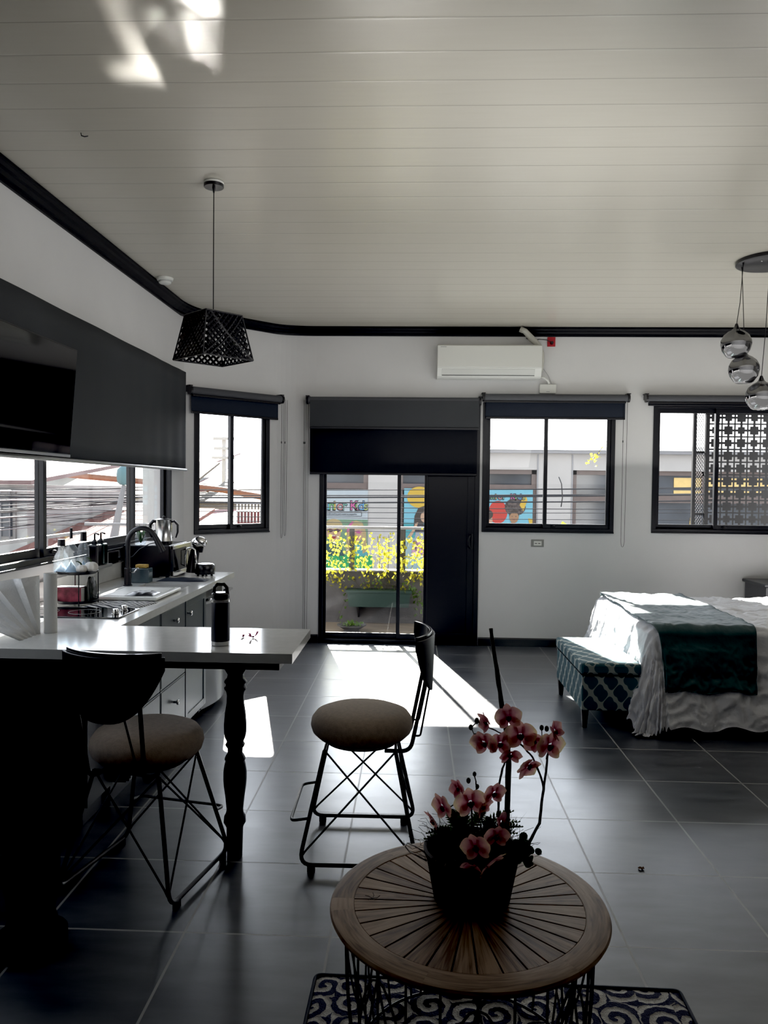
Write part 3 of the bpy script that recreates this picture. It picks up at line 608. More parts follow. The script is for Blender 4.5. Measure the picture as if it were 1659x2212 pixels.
# percolator
Z = CT+.2255
k = thing('percolator', 'tall polished steel percolator with black handles standing on the microwave', 'kettle', (-1.75, 5.34, Z))
B(MB().lathe([(0, 0), (.058, 0), (.060, .004), (.060, .022), (.057, .026), (.056, .168), (.059, .172), (.052, .174), (.03, .180), (0, .182)], 36, (-1.75, 5.34, Z)), 'body', 'steel', k, smooth='auto')
B(MB().lathe([(.0605, .003), (.0615, .003), (.0615, .022), (.0605, .022)], 36, (-1.75, 5.34, Z)), 'base_band', 'plastic_b', k)
for s_, r_ in ((-1, .012), (1, .008)):
    B(MB().tube([(-1.75+s_*.053, 5.34, Z+.155), (-1.75+s_*.075, 5.34, Z+.160), (-1.75+s_*.098, 5.34, Z+.135), (-1.75+s_*.098, 5.34, Z+.085), (-1.75+s_*.085, 5.34, Z+.045)], [r_*.8, r_, r_, r_*.9, r_*.6], 10), 'handle', 'plastic_b', k, smooth=True)
B(MB().lathe([(0, 0), (.008, 0), (.011, .01), (0, .018)], 12, (-1.75, 5.34, Z+.182)), 'lid_knob', 'plastic_b', k, smooth=True)
j = thing('glass_jar', 'small round glass jar with green sprigs on the corner of the microwave', 'jar', (-1.90, 5.30, Z))
B(MB().lathe([(0, 0), (.03, 0), (.04, .02), (.042, .045), (.032, .075), (.03, .085)], 24, (-1.90, 5.30, Z)), 'bowl', 'clear', j, smooth=True)
sp = MB()
for i in range(9):
    a = i*2.4; sp.tube([(-1.90, 5.30, Z+.01), (-1.90+.02*math.cos(a), 5.30+.02*math.sin(a), Z+.06), (-1.90+.035*math.cos(a), 5.30+.035*math.sin(a), Z+.09+.05*(i % 3)/2)], [.003, .006, .001], 5)
B(sp, 'sprigs', 'succ', j, smooth=True)
# coffee machine
c = thing('coffee_machine', 'black pod coffee machine with round drip tray at the far end of the worktop', 'coffee maker', (-1.53, 5.42, CT))
B(MB().lathe([(0, 0), (.068, 0), (.072, .006), (.072, .06), (.066, .068), (.05, .070), (0, .070)], 32, (-1.475, 5.40, CT+.012)), 'drip_tray', 'plastic_b', c, smooth='auto')
B(MB().lathe([(0, 0), (.058, 0), (.058, .003), (0, .003)], 32, (-1.475, 5.40, CT+.0825)), 'tray_grid', 'steel', c)
for a in (0, 1.6, 3.1, 4.7): B(MB().lathe([(0, 0), (.008, 0), (.008, .0118), (0, .0118)], 8, (-1.475+.05*math.cos(a), 5.40+.05*math.sin(a), CT+.0003)), 'foot', 'plastic_b', c)
B(MB().tube([(-1.57, 5.42, CT+.02), (-1.565, 5.42, CT+.10), (-1.55, 5.415, CT+.17), (-1.53, 5.41, CT+.215)], [.045, .036, .032, .03], 16), 'column', 'plastic_b', c, smooth='auto')
B(MB().ell((-1.515, 5.40, CT+.235), (.055, .045, .042)), 'brew_head', 'chrome', c, smooth=True)
B(MB().tube([(-1.50, 5.385, CT+.20), (-1.50, 5.385, CT+.165)], [.02, .012], 12), 'nozzle', 'plastic_b', c, smooth='auto')
B(MB().tube([(-1.60, 5.36, CT+.06), (-1.60, 5.345, CT+.14), (-1.585, 5.345, CT+.195), (-1.555, 5.345, CT+.205), (-1.53, 5.345, CT+.185), (-1.525, 5.35, CT+.10), (-1.53, 5.36, CT+.05)], .008, 10), 'lever_arm', 'chrome', c, smooth=True)
# socket + lead behind the tap
so = thing('power_socket', 'black double socket on the wall between the pump bottles and the tap', 'socket', (XL+.025, 5.10, .99))
B(MB().box(XL+.0005, XL+.028, 5.05, 5.16, 1.0, 1.075), 'plate', 'plastic_b', so, bevel=.003)
B(MB().tube([(XL+.028, 5.12, 1.03), (XL+.055, 5.12, 1.03)], .013, 12), 'plug', 'plastic_b', so, smooth='auto')
tag(B(MB().tube([(XL+.055, 5.12, 1.03), (-1.90, 5.14, 1.04), (-1.86, 5.165, 1.09), (-1.80, 5.18, 1.125), (-1.74, 5.21, 1.14)], .003, 6), 'power_lead', 'plastic_b', smooth=True), 'thin black lead looping from the socket up over the microwave', 'cable')
# soap pump dispensers on a wall bracket
w = thing('soap_shelf', 'slim grey shelf under the black pump bottles on the kitchen wall', 'shelf', (XL+.04, 4.76, 1.0))
B(MB().box(XL+.001, XL+.088, 4.64, 4.90, 1.002, 1.02), 'ledge', 'plastic_g', w, bevel=.002); B(MB().box(XL+.001, XL+.006, 4.66, 4.88, 1.021, 1.075), 'back_plate', 'plastic_g', w)
for i, (y, lab) in enumerate(((4.72, 'matt black pump bottle closer to the hob on the wall shelf'), (4.815, 'glossy black-green pump bottle closer to the tap on the wall shelf'))):
    p = thing('soap_dispenser', lab, 'pump bottle', (XL+.048, y, 1.0205), 'black soap pump bottles on the wall shelf')
    B(MB().box(XL+.014, XL+.080, y-.036, y+.036, 1.0205, 1.155), 'bottle', 'plastic_b' if i == 0 else MAT('green_black_gloss', (.012, .03, .028), .1, spec=.7), p, bevel=.010)
    B(MB().lathe([(0, 0), (.018, 0), (.018, .02), (.012, .024), (.008, .03), (0, .03)], 16, (XL+.047, y, 1.155)), 'collar', 'plastic_b', p, smooth='auto')
    B(MB().tube([(XL+.047, y, 1.18), (XL+.047, y, 1.222), (XL+.062, y-.012, 1.224), (XL+.085, y-.03, 1.218)], .0055, 8), 'pump', 'plastic_b', p, smooth=True)
# two tier tray
TX, TY = -1.785, 4.02
tr = thing('two_tier_tray', 'round black two-tier wire tray standing behind the hob', 'tray stand', (TX, TY, CT))
for z, nm in ((CT+.012, 'lower_tray'), (CT+.165, 'upper_tray')):
    B(MB().lathe([(0, 0), (.103, 0), (.107, .004), (.108, .016), (.106, .016), (.103, .005), (0, .003)], 40, (TX, TY, z)), nm, 'metal', tr, smooth='auto')
for i in range(4):
    a = i*PI/2+.5; B(MB().tube([(TX+.107*math.cos(a), TY+.107*math.sin(a), CT+.0005), (TX+.107*math.cos(a), TY+.107*math.sin(a), CT+.17)], .0032, 8), 'rod', 'metal', tr)
bx = thing('tea_box', 'pink and dark red carton lying on the lower tray', 'box', (TX-.02, TY-.02, CT+.016))
B(MB().box(TX-.095, TX+.045, TY-.055, TY+.015, CT+.0165, CT+.095), 'carton', MAT('pink_carton', (.30, .06, .09), .5, var=.75, vs=22), bx, bevel=.002)
B(MB().box(TX+.0455, TX+.0465, TY-.052, TY+.012, CT+.02, CT+.092), 'end_label', 'plastic_w', bx); B(MB().box(TX-.093, TX+.043, TY-.053, TY+.013, CT+.0952, CT+.0962), 'lid', 'plastic_w', bx)
bg = MB(); bg.grid(lambda u, v: (TX+.07+.028*math.cos(2*PI*u)*(1-.8*v**3), TY+.02+.045*math.sin(2*PI*u)*(1-.1*v), CT+.0168+.125*v+.006*math.sin(u*14)*v), 20, 8)
tag(B(bg, 'coffee_bag', MAT('dark_foil_bag', (.02, .025, .022), .25, spec=.7, bump=.5, bs=30), smooth=True), 'crumpled dark foil bag standing on the lower tray', 'bag')
Z = CT+.1695
def bottle(name, x, y, r, prof, lab, mat, liquid, cap, lm):
    b_ = thing(name, lab, 'bottle', (x, y, Z)); B(MB().lathe([(0, .001)] + [(a*r, z) for a, z in prof], 28, (x, y, Z)), 'glass_body', mat, b_, smooth=True)
    B(MB().lathe([(0, .004)] + [((a-.08)*r, max(.004, z)) for a, z in prof if z < liquid] + [(0, liquid)], 24, (x, y, Z)), 'contents', lm, b_, smooth='auto')
    B(MB().lathe([(0, 0), (cap[0], 0), (cap[0]*.9, cap[1]), (0, cap[1])], 16, (x, y, Z+prof[-1][1]-.002)), 'cap', 'plastic_b', b_, smooth='auto')
    return b_
water = MAT('pale_blue_liquid', (.45, .58, .70), .15, var=.25, vs=30)
bottle('water_bottle', TX-.065, TY-.04, .040, [(.9, .001), (1, .01), (1, .055), (.93, .06), (1, .07), (.85, .09), (.42, .12), (.40, .145)], 'clear plastic bottle with blue label and black cap on the upper tray', 'clear', .055, (.020, .035), water)
ob = bottle('oil_bottle', TX-.015, TY-.035, .037, [(.95, .001), (1, .006), (1, .115), (.8, .135), (.35, .155), (.33, .185)], 'clear glass oil bottle with thin black pourer on the upper tray', 'clear', .07, (.008, .055), water)
bottle('vinegar_bottle', TX+.012, TY+.055, .030, [(.95, .001), (1, .006), (1, .12), (.8, .14), (.5, .15), (.5, .165)], 'clear bottle with a wide black cap behind the oil bottle on the tray', 'clear', .06, (.017, .05), water)
for gx, gy, r, lab in ((TX+.045, TY-.045, .028, 'small shadowed garlic bulb beside the oil bottle'), (TX+.082, TY-.01, .036, 'larger white garlic bulb at the edge of the upper tray')):
    g = thing('garlic_bulb', lab, 'garlic', (gx, gy, Z), 'garlic bulbs on the upper tray'); gm = MB()
    gm.grid(lambda u, v: (gx+r*(1+.06*math.cos(2*PI*u*8))*math.sin(PI*min(v*1.02, 1))**.8*math.cos(2*PI*u), gy+r*(1+.06*math.cos(2*PI*u*8))*math.sin(PI*min(v*1.02, 1))**.8*math.sin(2*PI*u), Z+.001+r*.8*(1-math.cos(PI*v))), 48, 14)
    B(gm, 'cloves', MAT('garlic_skin', (.68, .66, .63), .5, var=.1, vs=60), g, smooth=True)
    B(MB().tube([(gx, gy, Z+r*1.5), (gx-.004, gy, Z+r*1.9), (gx-.02, gy, Z+r*2.25), (gx-.03, gy, Z+r*2.2)], [.006, .004, .003, .002], 8), 'stalk', 'fern', g, smooth=True)
# paper roll & folded paper fan on the bar
ro = MB(); X_, Y_ = -1.552, 3.235
ro.lathe([(.0245, .0), (.0275, 0), (.0275, .255), (.0245, .255), (.0235, .25), (.0235, .004)], 32, (X_, Y_, CT+.0005)); ro.lathe([(0, .01), (.0235, .01)], 32, (X_, Y_, CT+.0005))
tag(B(ro, 'paper_tube', MAT('white_paper', (.62, .62, .60), .7, bump=.1, bs=90), smooth='auto'), 'tall narrow white paper roll standing on the breakfast bar', 'paper roll')
fn = MB(); n = 5
bot = [Vector((-1.585+.006*i, 3.20-.012*i+.0*i, CT+.001)) for i in range(2*n+1)]
bot = [Vector((-1.582-.001*i, 3.205-.0155*i, CT+.001)) for i in range(2*n+1)]
top = [Vector((-1.60-.052*i, 3.235-.012*i, CT+.245-.0075*i)) for i in range(2*n+1)]
for i in range(2*n+1):
    if i % 2: bot[i].x += .008; top[i].y -= .045
def ff(u, v):
    i = min(int(u*2*n), 2*n-1); f = u*2*n-i; a = bot[i].lerp(bot[i+1], f); b_ = top[i].lerp(top[i+1], f)
    return a.lerp(b_, v)
fn.grid(ff, 2*n*2, 6)
tag(B(fn, 'paper_fan', MAT('textured_white_paper', (.72, .72, .71), .65, bump=.35, bs=120), smooth='auto', solid=.002), 'white pleated paper fan standing open at the dark end of the breakfast bar', 'paper fan')
# insulated bottle
b = thing('insulated_bottle', 'navy insulated bottle with black carry-loop lid standing on the breakfast bar', 'bottle', (-.768, 3.045, CT))
cx, cy = -.768, 3.045
B(MB().lathe([(0, 0), (.034, 0), (.0365, .003), (.0365, .018)], 36, (cx, cy, CT)), 'base_ring', 'steel', b, smooth='auto')
B(MB().lathe([(.0365, .018), (.0368, .019), (.0368, .172), (.0365, .173)], 36, (cx, cy, CT)), 'body', MAT('navy_powder_coat', (.008, .010, .022), .35, bump=.1, bs=400), b, smooth='auto')
B(MB().lathe([(.0365, .173), (.0385, .175), (.0385, .184), (.034, .187), (0, .187)], 36, (cx, cy, CT)), 'collar', 'steel', b, smooth='auto')
ld = B(MB().lathe([(0, .187), (.034, .187), (.036, .190), (.035, .206), (.028, .212), (0, .213)], 36, (cx, cy, CT)), 'lid', 'plastic_b', b, smooth='auto')
B(MB().tube([(cx-.027, cy, CT+.205), (cx-.024, cy, CT+.232), (cx-.012, cy, CT+.244), (cx+.014, cy, CT+.244), (cx+.025, cy, CT+.232), (cx+.028, cy, CT+.205)], .0075, 10), 'carry_loop', 'plastic_b', ld, smooth=True)
# ---------------------------------------------------------------- television, detector, lamps
tv = thing('television', 'black flat television tilted down in front of the grey blind', 'television', (-1.83, 3.58, 1.68))
a = Vector((-1.845, 0, 1.675)); bq = Vector((-1.80, 0, 2.242)); upv = (bq-a).normalized(); nn = Vector((upv.z, 0, -upv.x))
tm = Matrix(((0, upv.x, nn.x, a.x), (1, 0, 0, 0), (0, upv.z, nn.z, a.z), (0, 0, 0, 1)))
B(MB().box(3.09, 4.07, 0, .568, -.035, -.001, tm), 'casing', 'plastic_b', tv, bevel=.004)
B(MB().box(3.098, 4.062, .014, .560, -.001, .0012, tm), 'screen', 'screen', tv)
B(MB().box(3.09, 4.07, -.004, .010, -.004, .003, tm), 'bottom_bezel', 'alu', tv, bevel=.001)
wm = MB(); wm.tube([tm @ Vector((3.58, .3, -.035)), (XL+.10, 3.58, 1.98)], .02, 10); wm.box(XL+.075, XL+.10, 3.45, 3.71, 1.85, 2.1); B(wm, 'wall_mount', 'metal', tv)
sd = thing('smoke_detector', 'round white smoke detector on the ceiling beside the black cornice', 'smoke detector', (-1.87, 5.72, ZC-.05))
B(MB().lathe([(0, -.045), (.035, -.045), (.045, -.038), (.048, -.022), (.058, -.020), (.062, -.001), (0, -.001)], 32, (-1.87, 5.72, ZC)), 'housing', 'plastic_w', sd, smooth='auto')
B(MB().lathe([(.0485, -.030), (.0490, -.030), (.0490, -.026), (.0485, -.026)], 32, (-1.87, 5.72, ZC)), 'vent_ring', 'plastic_g', sd)
hk = MB().tube([(-1.48, 3.38, ZC-.0005), (-1.478, 3.38, ZC-.012), (-1.465, 3.382, ZC-.016), (-1.45, 3.385, ZC-.012)], .0025, 6); tag(B(hk, 'ceiling_hook', 'metal', smooth=True), 'tiny bent dark hook alone on the ceiling', 'hook')
LX, LY = -1.035, 3.93
lm = thing('pendant_lamp', 'black pendant lamp with square diamond-lattice shade hanging over the breakfast bar', 'pendant lamp', (LX, LY, 2.17))
cp = MB(); cp.lathe([(0, -.028), (.048, -.028), (.050, -.026), (.050, -.001), (0, -.001)], 32, (LX, LY, ZC)); B(cp, 'ceiling_rose', 'plastic_b', lm, smooth='auto')
B(MB().lathe([(.0503, -.012), (.0508, -.012), (.0508, -.002), (.0503, -.002)], 32, (LX, LY, ZC)), 'rose_band', 'plastic_w', lm)
B(MB().tube([(LX, LY, 2.41), (LX, LY, ZC-.028)], .0028, 8), 'cord', 'plastic_b', lm); B(MB().tube([(LX, LY, ZC-.055), (LX, LY, ZC-.028)], [.004, .008], 10), 'cord_grip', 'plastic_b', lm)
ZT, ZB_ = 2.395, 2.17; rb, rt = .205, .147; a0 = .02
def cor(k, z):
    r = rb+(rt-rb)*(z-ZB_)/(ZT-ZB_); a = a0+k*PI/2; return Vector((LX+r*math.cos(a), LY+r*math.sin(a), z))
sh = MB()
for k in range(4):
    sh.tube([cor(k, ZB_), cor(k, ZT)], .0045, 6); sh.tube([cor(k, ZB_), cor(k+1, ZB_)], .0045, 6); sh.tube([cor(k, ZT), cor(k+1, ZT)], .006, 6)
    def fp(u, v): return cor(k, ZB_+v*(ZT-ZB_)).lerp(cor(k+1, ZB_+v*(ZT-ZB_)), u)
    n = 8; R = .0062
    for i in range(-n, n+1):
        for s_ in (1, -1):
            seg = []
            for q in range(9):
                v = q/8; u = i/n + v*.875 if s_ > 0 else 1-(i/n + v*.875)
                if -.001 <= u <= 1.001: seg.append(fp(min(1, max(0, u)), v))
            if len(seg) > 1: sh.tube(seg, R, 4)
B(sh, 'lattice_shade', 'metal', lm)
B(MB().box(-.10, .10, -.10, .10, -.002, .0, Matrix.Translation((LX, LY, ZT)) @ Matrix.Rotation(PI/4+a0, 4, 'Z')), 'top_plate', 'metal', lm)
B(MB().lathe([(0, 0), (.018, 0), (.02, .05), (.012, .06), (0, .06)], 16, (LX, LY, ZT-.065)), 'socket', 'plastic_b', lm, smooth='auto')
B(MB().lathe([(0, -.062), (.018, -.056), (.028, -.035), (.026, -.015), (.014, 0), (0, .004)], 20, (LX, LY, ZT-.066)), 'bulb', MAT('opal_bulb', (.7, .7, .68), .3), lm, smooth=True)
# globe cluster
gx, gy = 2.36, 5.27
gl = thing('globe_cluster_lamp', 'round black ceiling plate with smoky mirrored glass globes over the bed', 'pendant lamp', (gx, gy, 2.05))
B(MB().lathe([(0, -.026), (.215, -.026), (.222, -.022), (.222, -.001), (0, -.001)], 56, (gx, gy, ZC)), 'ceiling_plate', 'plastic_b', gl, smooth='auto')
B(MB().lathe([(0, -.034), (.006, -.032), (.006, -.026), (0, -.026)], 12, (gx-.10, gy-.08, ZC)), 'screw', 'chrome', gl)
m, N_, L_, B_ = newmat('smoke_mirror_glass')
tc = N_.new('ShaderNodeTexCoord'); s_ = N_.new('ShaderNodeSeparateXYZ'); L_.new(tc.outputs['Object'], s_.inputs[0])
B_.inputs['Metallic'].default_value = 1; B_.inputs['Roughness'].default_value = .03; B_.inputs['Base Color'].default_value = (.30, .30, .31, 1)
tr_ = N_.new('ShaderNodeBsdfTransparent'); tr_.inputs[0].default_value = (.55, .55, .56, 1); mx = N_.new('ShaderNodeMixShader')
g_ = N_.new('ShaderNodeNewGeometry'); mr = N_.new('ShaderNodeMapRange'); tcg = N_.new('ShaderNodeTexCoord'); sg = N_.new('ShaderNodeSeparateXYZ'); L_.new(tcg.outputs['Generated'], sg.inputs[0]); L_.new(sg.outputs[2], mr.inputs[0])
mr.inputs[1].default_value = .35; mr.inputs[2].default_value = 1.0; mr.inputs[3].default_value = .95; mr.inputs[4].default_value = .25; L_.new(mr.outputs[0], mx.inputs[0]); L_.new(tr_.outputs[0], mx.inputs[1]); L_.new(B_.outputs[0], mx.inputs[2]); L_.new(mx.outputs[0], N_['Material Output'].inputs[0]); M['smoke'] = m
for px, py, pz, ax, ay in ((2.152, 5.30, 2.519, 2.165, 5.25), (2.208, 5.30, 2.349, 2.20, 5.35), (2.325, 5.30, 2.172, 2.325, 5.22), (2.50, 5.25, 2.42, 2.50, 5.25)):
    gp = [(0, -.094), (.05, -.090), (.062, -.082), (.088, -.045), (.099, -.005), (.096, .025), (.080, .058), (.052, .082), (.030, .093), (.020, .104), (.013, .120)]
    c = B(MB().tube([(px, py, pz+.13), ((px+ax)/2+.003, (py+ay)/2, (pz+ZC)/2), (ax, ay, ZC-.05), (ax, ay, ZC-.026)], [.0025, .0025, .0025, .007], 8), 'cord', 'plastic_b', gl)
    B(MB().lathe(gp, 40, (px, py, pz)), 'globe', 'smoke', gl, smooth=True)
    B(MB().lathe([(0, .0), (.011, 0), (.013, .02), (.008, .035), (0, .035)], 14, (px, py, pz+.10)), 'socket', 'plastic_b', gl, smooth='auto')
    B(MB().lathe([(0, -.02), (.012, -.012), (.016, .01), (.008, .03), (0, .034)], 14, (px, py, pz+.05)), 'bulb', MAT('clear_bulb', (.5, .45, .4), .1, metal=.5), gl, smooth=True)
# ---------------------------------------------------------------- air conditioner & wall electrics
ac = thing('air_conditioner', 'white split air conditioner mounted high on the wall above the door', 'air conditioner', (.69, YB-.1, 2.57))
acp = [(0, 2.60), (0, 2.885), (.16, 2.885), (.195, 2.875), (.20, 2.86), (.20, 2.66), (.185, 2.64), (.155, 2.588), (.13, 2.575), (0, 2.575)]
mm = Matrix(((0, 0, 1, 0), (-1, 0, 0, YB-.002), (0, 1, 0, 0), (0, 0, 0, 1)))
B(MB().prism(acp, .205, 1.185, mm), 'casing', 'plastic_w', ac, bevel=.006)
fp_ = [(.2005, 2.665), (.2005, 2.873), (.208, 2.868), (.208, 2.668)]
B(MB().prism(fp_, .208, 1.182, mm), 'front_panel', 'plastic_w', ac, bevel=.003)
lp = [(.196, 2.648), (.199, 2.651), (.171, 2.598), (.168, 2.598)]
B(MB().prism([(.190, 2.655), (.197, 2.652), (.168, 2.600), (.160, 2.604)], .25, 1.12, mm), 'louvre', MAT('louvre_plastic', (.60, .61, .585), .35), ac, bevel=.001)
B(MB().box(.25, 1.12, YB-.168, YB-.160, 2.594, 2.598), 'outlet_gap', 'plastic_b', ac)
B(MB().box(.235, .29, YB-.2112, YB-.2105, 2.853, 2.858), 'maker_badge', 'plastic_g', ac)
pp = thing('pipe_cover', 'bent off-white insulated pipe rising from the air conditioner through the cornice', 'pipe', (1.15, YB-.05, 2.7))
B(MB().tube([(.985, YB-.12, ZC-.03), (1.03, YB-.125, ZC-.05), (1.10, YB-.10, 2.955), (1.165, YB-.07, 2.90), (1.205, YB-.05, 2.83), (1.213, YB-.04, 2.75), (1.205, YB-.04, 2.65)], [.028, .027, .030, .028, .022, .018, .012], 12), 'sleeve', MAT('off_white_tape', (.50, .495, .45), .6, bump=.4, bs=40), pp, smooth=True)
B(MB().tube([(1.19, YB-.05, 2.60), (1.23, YB-.05, 2.595), (1.265, YB-.04, 2.57), (1.28, YB-.03, 2.54)], .012, 10), 'elbow', 'plastic_w', pp, smooth=True)
B(MB().tube([(1.21, YB-.03, 2.70), (1.27, YB-.03, 2.62), (1.31, YB-.03, 2.53)], .002, 6), 'wire', 'plastic_g', pp, smooth=True)
jb = thing('router_box', 'small white box on the wall just above the window blind', 'router', (1.268, YB-.02, 2.44))
B(MB().box(1.192, 1.35, YB-.038, YB-.001, 2.448, 2.535), 'housing', 'plastic_w', jb, bevel=.006); B(MB().box(1.255, 1.285, YB-.0385, YB-.0381, 2.462, 2.467), 'badge', 'plastic_g', jb)
rs = thing('red_socket', 'red wall socket with a black plug beside the air conditioner pipe', 'socket', (1.30, YB-.02, 2.90))
B(MB().box(1.262, 1.338, YB-.012, YB-.0005, 2.898, 2.988), 'plate', 'red', rs, bevel=.002)
B(MB().tube([(1.302, YB-.012, 2.93), (1.302, YB-.05, 2.93)], [.016, .012], 14), 'plug', 'plastic_b', rs, smooth='auto')
B(MB().tube([(1.30, YB-.045, 2.93), (1.25, YB-.04, 2.955), (1.18, YB-.04, 2.962), (1.10, YB-.05, 2.945), (1.05, YB-.07, 2.965)], .004, 8), 'plug_lead', 'plastic_b', rs, smooth=True)
ot = thing('wall_outlet', 'grey wall outlet with white inserts below the window beside the door', 'outlet', (1.20, YB-.01, .98))
B(MB().box(1.142, 1.262, YB-.010, YB-.0005, .972, 1.042), 'plate', MAT('grey_outlet_plate', (.22, .22, .21), .35), ot, bevel=.002)
B(MB().box(1.165, 1.24, YB-.013, YB-.0105, .985, 1.028), 'insert', 'plastic_w', ot, bevel=.001)
for x in (1.175, 1.207): B(MB().box(x, x+.02, YB-.0138, YB-.0132, 1.002, 1.009), 'slot', 'plastic_b', ot)
# ---------------------------------------------------------------- bar stools
def rounded(pts, r=.03, n=4):
    P = [Vector(p) for p in pts]; out = [P[0]]
    for i in range(1, len(P)-1):
        a = (P[i-1]-P[i]); b = (P[i+1]-P[i]); ra = min(r, a.length/2.1, b.length/2.1); A = P[i]+a.normalized()*ra; Bv = P[i]+b.normalized()*ra
        for k in range(n+1):
            t = k/n; out.append(A*(1-t)**2+P[i]*2*t*(1-t)+Bv*t*t)
    return out+[P[-1]]
ST = .468
def stool(label, loc, rz):
    t = thing('bar_stool', label, 'bar stool', loc, 'wire bar stools at the breakfast bar', rz)
    prof = [(0, ST), (.13, ST), (.185, ST+.012), (.208, ST+.034), (.216, ST+.060), (.212, ST+.085), (.195, ST+.108), (.16, ST+.122), (.08, ST+.131), (0, ST+.133)]
    B(MB().lathe(prof, 56), 'seat', 'seat', t, smooth=True, local=True)
    B(MB().lathe([(0, ST-.012), (.15, ST-.012), (.152, ST-.001), (0, ST-.001)], 40), 'seat_base', 'metal', t, local=True, smooth='auto')
    TPX, TPY, BX, BY = .135, .145, .232, .235; zt = ST-.014
    tops = {(sx, sy): Vector((sx*TPX, sy*TPY, zt)) for sx in (-1, 1) for sy in (-1, 1)}
    for sx in (-1, 1):
        pts = rounded([tops[(sx, 1)], (sx*BX, BY, .028), (sx*BX, -BY, .028), tops[(sx, -1)]], .055, 6)
        mid = len(pts)//2
        B(MB().tube(pts[:mid+1], .0085, 10), 'leg', 'metal', t, smooth='auto', local=True)
        B(MB().tube(pts[mid:], .0085, 10), 'leg', 'metal', t, smooth='auto', local=True)
        for sy in (-1, 1):
            f = MB(); f.box(sx*BX-.010, sx*BX+.010, sy*.185-.016, sy*.185+.016, .0005, .032); B(f, 'foot_pad', 'plastic_b', t, local=True, bevel=.003)
    w = MB()
    for sx in (-1, 1):
        for sy in (-1, 1):
            c = Vector((sx*BX, sy*BY, .028)).lerp(tops[(sx, sy)], .10)
            a = tops[(sx, -sy)]; b = tops[(-sx, sy)]
            w.tube(rounded([a, c+(a-c)*.04+Vector((0, 0, -.01)), c+Vector((0, 0, -.018)), c+(b-c)*.04+Vector((0, 0, -.01)), b], .014, 4), .0042, 7)
    w.tube([tops[(-1, -1)], tops[(1, -1)]], .006, 8); w.tube([tops[(-1, 1)], tops[(1, 1)]], .006, 8)
    B(w, 'cross_wires', 'metal', t, smooth='auto', local=True)
    k = .44; fx = TPX+(BX-TPX)*(1-.40); fy = TPY+(BY-TPY)*(1-.40); z = .028+(zt-.028)*.40
    B(MB().tube(rounded([(-fx, fy, z), (-fx, fy+.075, z-.012), (fx, fy+.075, z-.012), (fx, fy, z)], .03, 5), .006, 8), 'footrest', 'metal', t, smooth='auto', local=True)
    # back uprights
    for sx in (-1, 1):
        B(MB().tube(rounded([(sx*.105, -.10, ST-.02), (sx*.115, -.205, ST-.018), (sx*.130, -.262, ST+.27), (sx*.128, -.268, ST+.35)], .04, 6), .0085, 10), 'back_upright', 'metal', t, smooth='auto', local=True)
        B(MB().tube(rounded([(sx*.110, -.22, ST+.045), (sx*.108, -.245, ST+.045), (sx*.075, -.285, ST+.26)], .008, 3), .0042, 7), 'back_brace', 'metal', t, smooth='auto', local=True)
    def shell(off, w_, z0, z1, th):
        mb = MB(); nu, nv = 28, 12; R = .33
        rows = []
        for side in (0, 1):
            V = []
            for i in range(nu+1):
                s_ = -1+2*i/nu; a = s_*w_; zl = z0+(z1-z0)*(abs(s_)**2.6)*.80; row = []
                for j in range(nv+1):
                    v = j/nv; zz = zl+(z1-zl)*v; rr = R+off+side*th
                    row.append(mb.bm.verts.new((rr*math.sin(a), .045-rr*math.cos(a)-.03*(zz-z0), zz)))
                V.append(row)
            rows.append(V)
        for V in rows:
            for i in range(nu):
                for j in range(nv): mb.bm.faces.new([V[i][j], V[i+1][j], V[i+1][j+1], V[i][j+1]])
        A, C = rows
        for i in range(nu):
            for j in (0, nv): mb.bm.faces.new([A[i][j], A[i+1][j], C[i+1][j], C[i][j]])
        for j in range(nv):
            for i in (0, nu): mb.bm.faces.new([A[i][j], A[i][j+1], C[i][j+1], C[i][j]])
        return mb
    B(shell(-.012, .63, ST+.225, ST+.465, .012), 'backrest', MAT('black_lacquer', (.010, .010, .012), .22, coat=.4, bump=.01), t, smooth='auto', local=True, bevel=.003)
    B(shell(.002, .66, ST+.215, ST+.452, .010), 'back_shell', 'metal', t, smooth='auto', local=True, bevel=.002)
    return t
stool('bar stool with its black backrest towards the camera at the dark end of the bar', (-1.026, 2.938, 0), math.radians(-12))
stool('bar stool seen from the side beyond the open end of the breakfast bar', (-.208, 3.235, 0), math.radians(91))
# ---------------------------------------------------------------- rug, coffee table
rg = thing('area_rug', 'navy and cream scroll-pattern tufted rug under the round table', 'rug', (.26, 1.62, 0))
rm = Matrix.Translation((.26, 1.62, 0)) @ Matrix.Rotation(math.radians(-.8), 4, 'Z')
def rf(u, v):
    x, y = -.555+1.11*u, -.72+1.44*v; e = min(u, 1-u, v, 1-v)
    return rm @ Vector((x+.003*math.sin(y*30), y+.003*math.sin(x*35), .003+.010*min(1, e*40)+.0015*noise.noise(Vector((x*60, y*60, 0)))))
B(MB().grid(rf, 120, 120), 'pile', 'rug', rg, smooth=True)
B(MB().tube(rounded([rm @ Vector(p) for p in ((-.2, -.722, .006), (-.557, -.722, .006), (-.557, .722, .006), (.557, .722, .006), (.557, -.722, .006), (-.19, -.722, .006))], .02), .0055, 6), 'bound_edge', 'blind2', rg, smooth=True)
TXc, TYc, TZ, TR = .155, 1.985, .45, .36
tb = thing('coffee_table', 'round slatted wooden coffee table on a black wire cage base', 'coffee table', (TXc, TYc, .018))
TM = Matrix.Translation((TXc, TYc, 0))
B(MB().lathe([(.300, TZ-.022), (.340, TZ-.026), (.355, TZ-.020), (TR, TZ-.010), (.357, TZ-.003), (.349, TZ), (.300, TZ), (.298, TZ-.002), (.298, TZ-.022), (.300, TZ-.022)], 120, (TXc, TYc, 0)), 'tabletop_rim', 'rim', tb, smooth='auto')
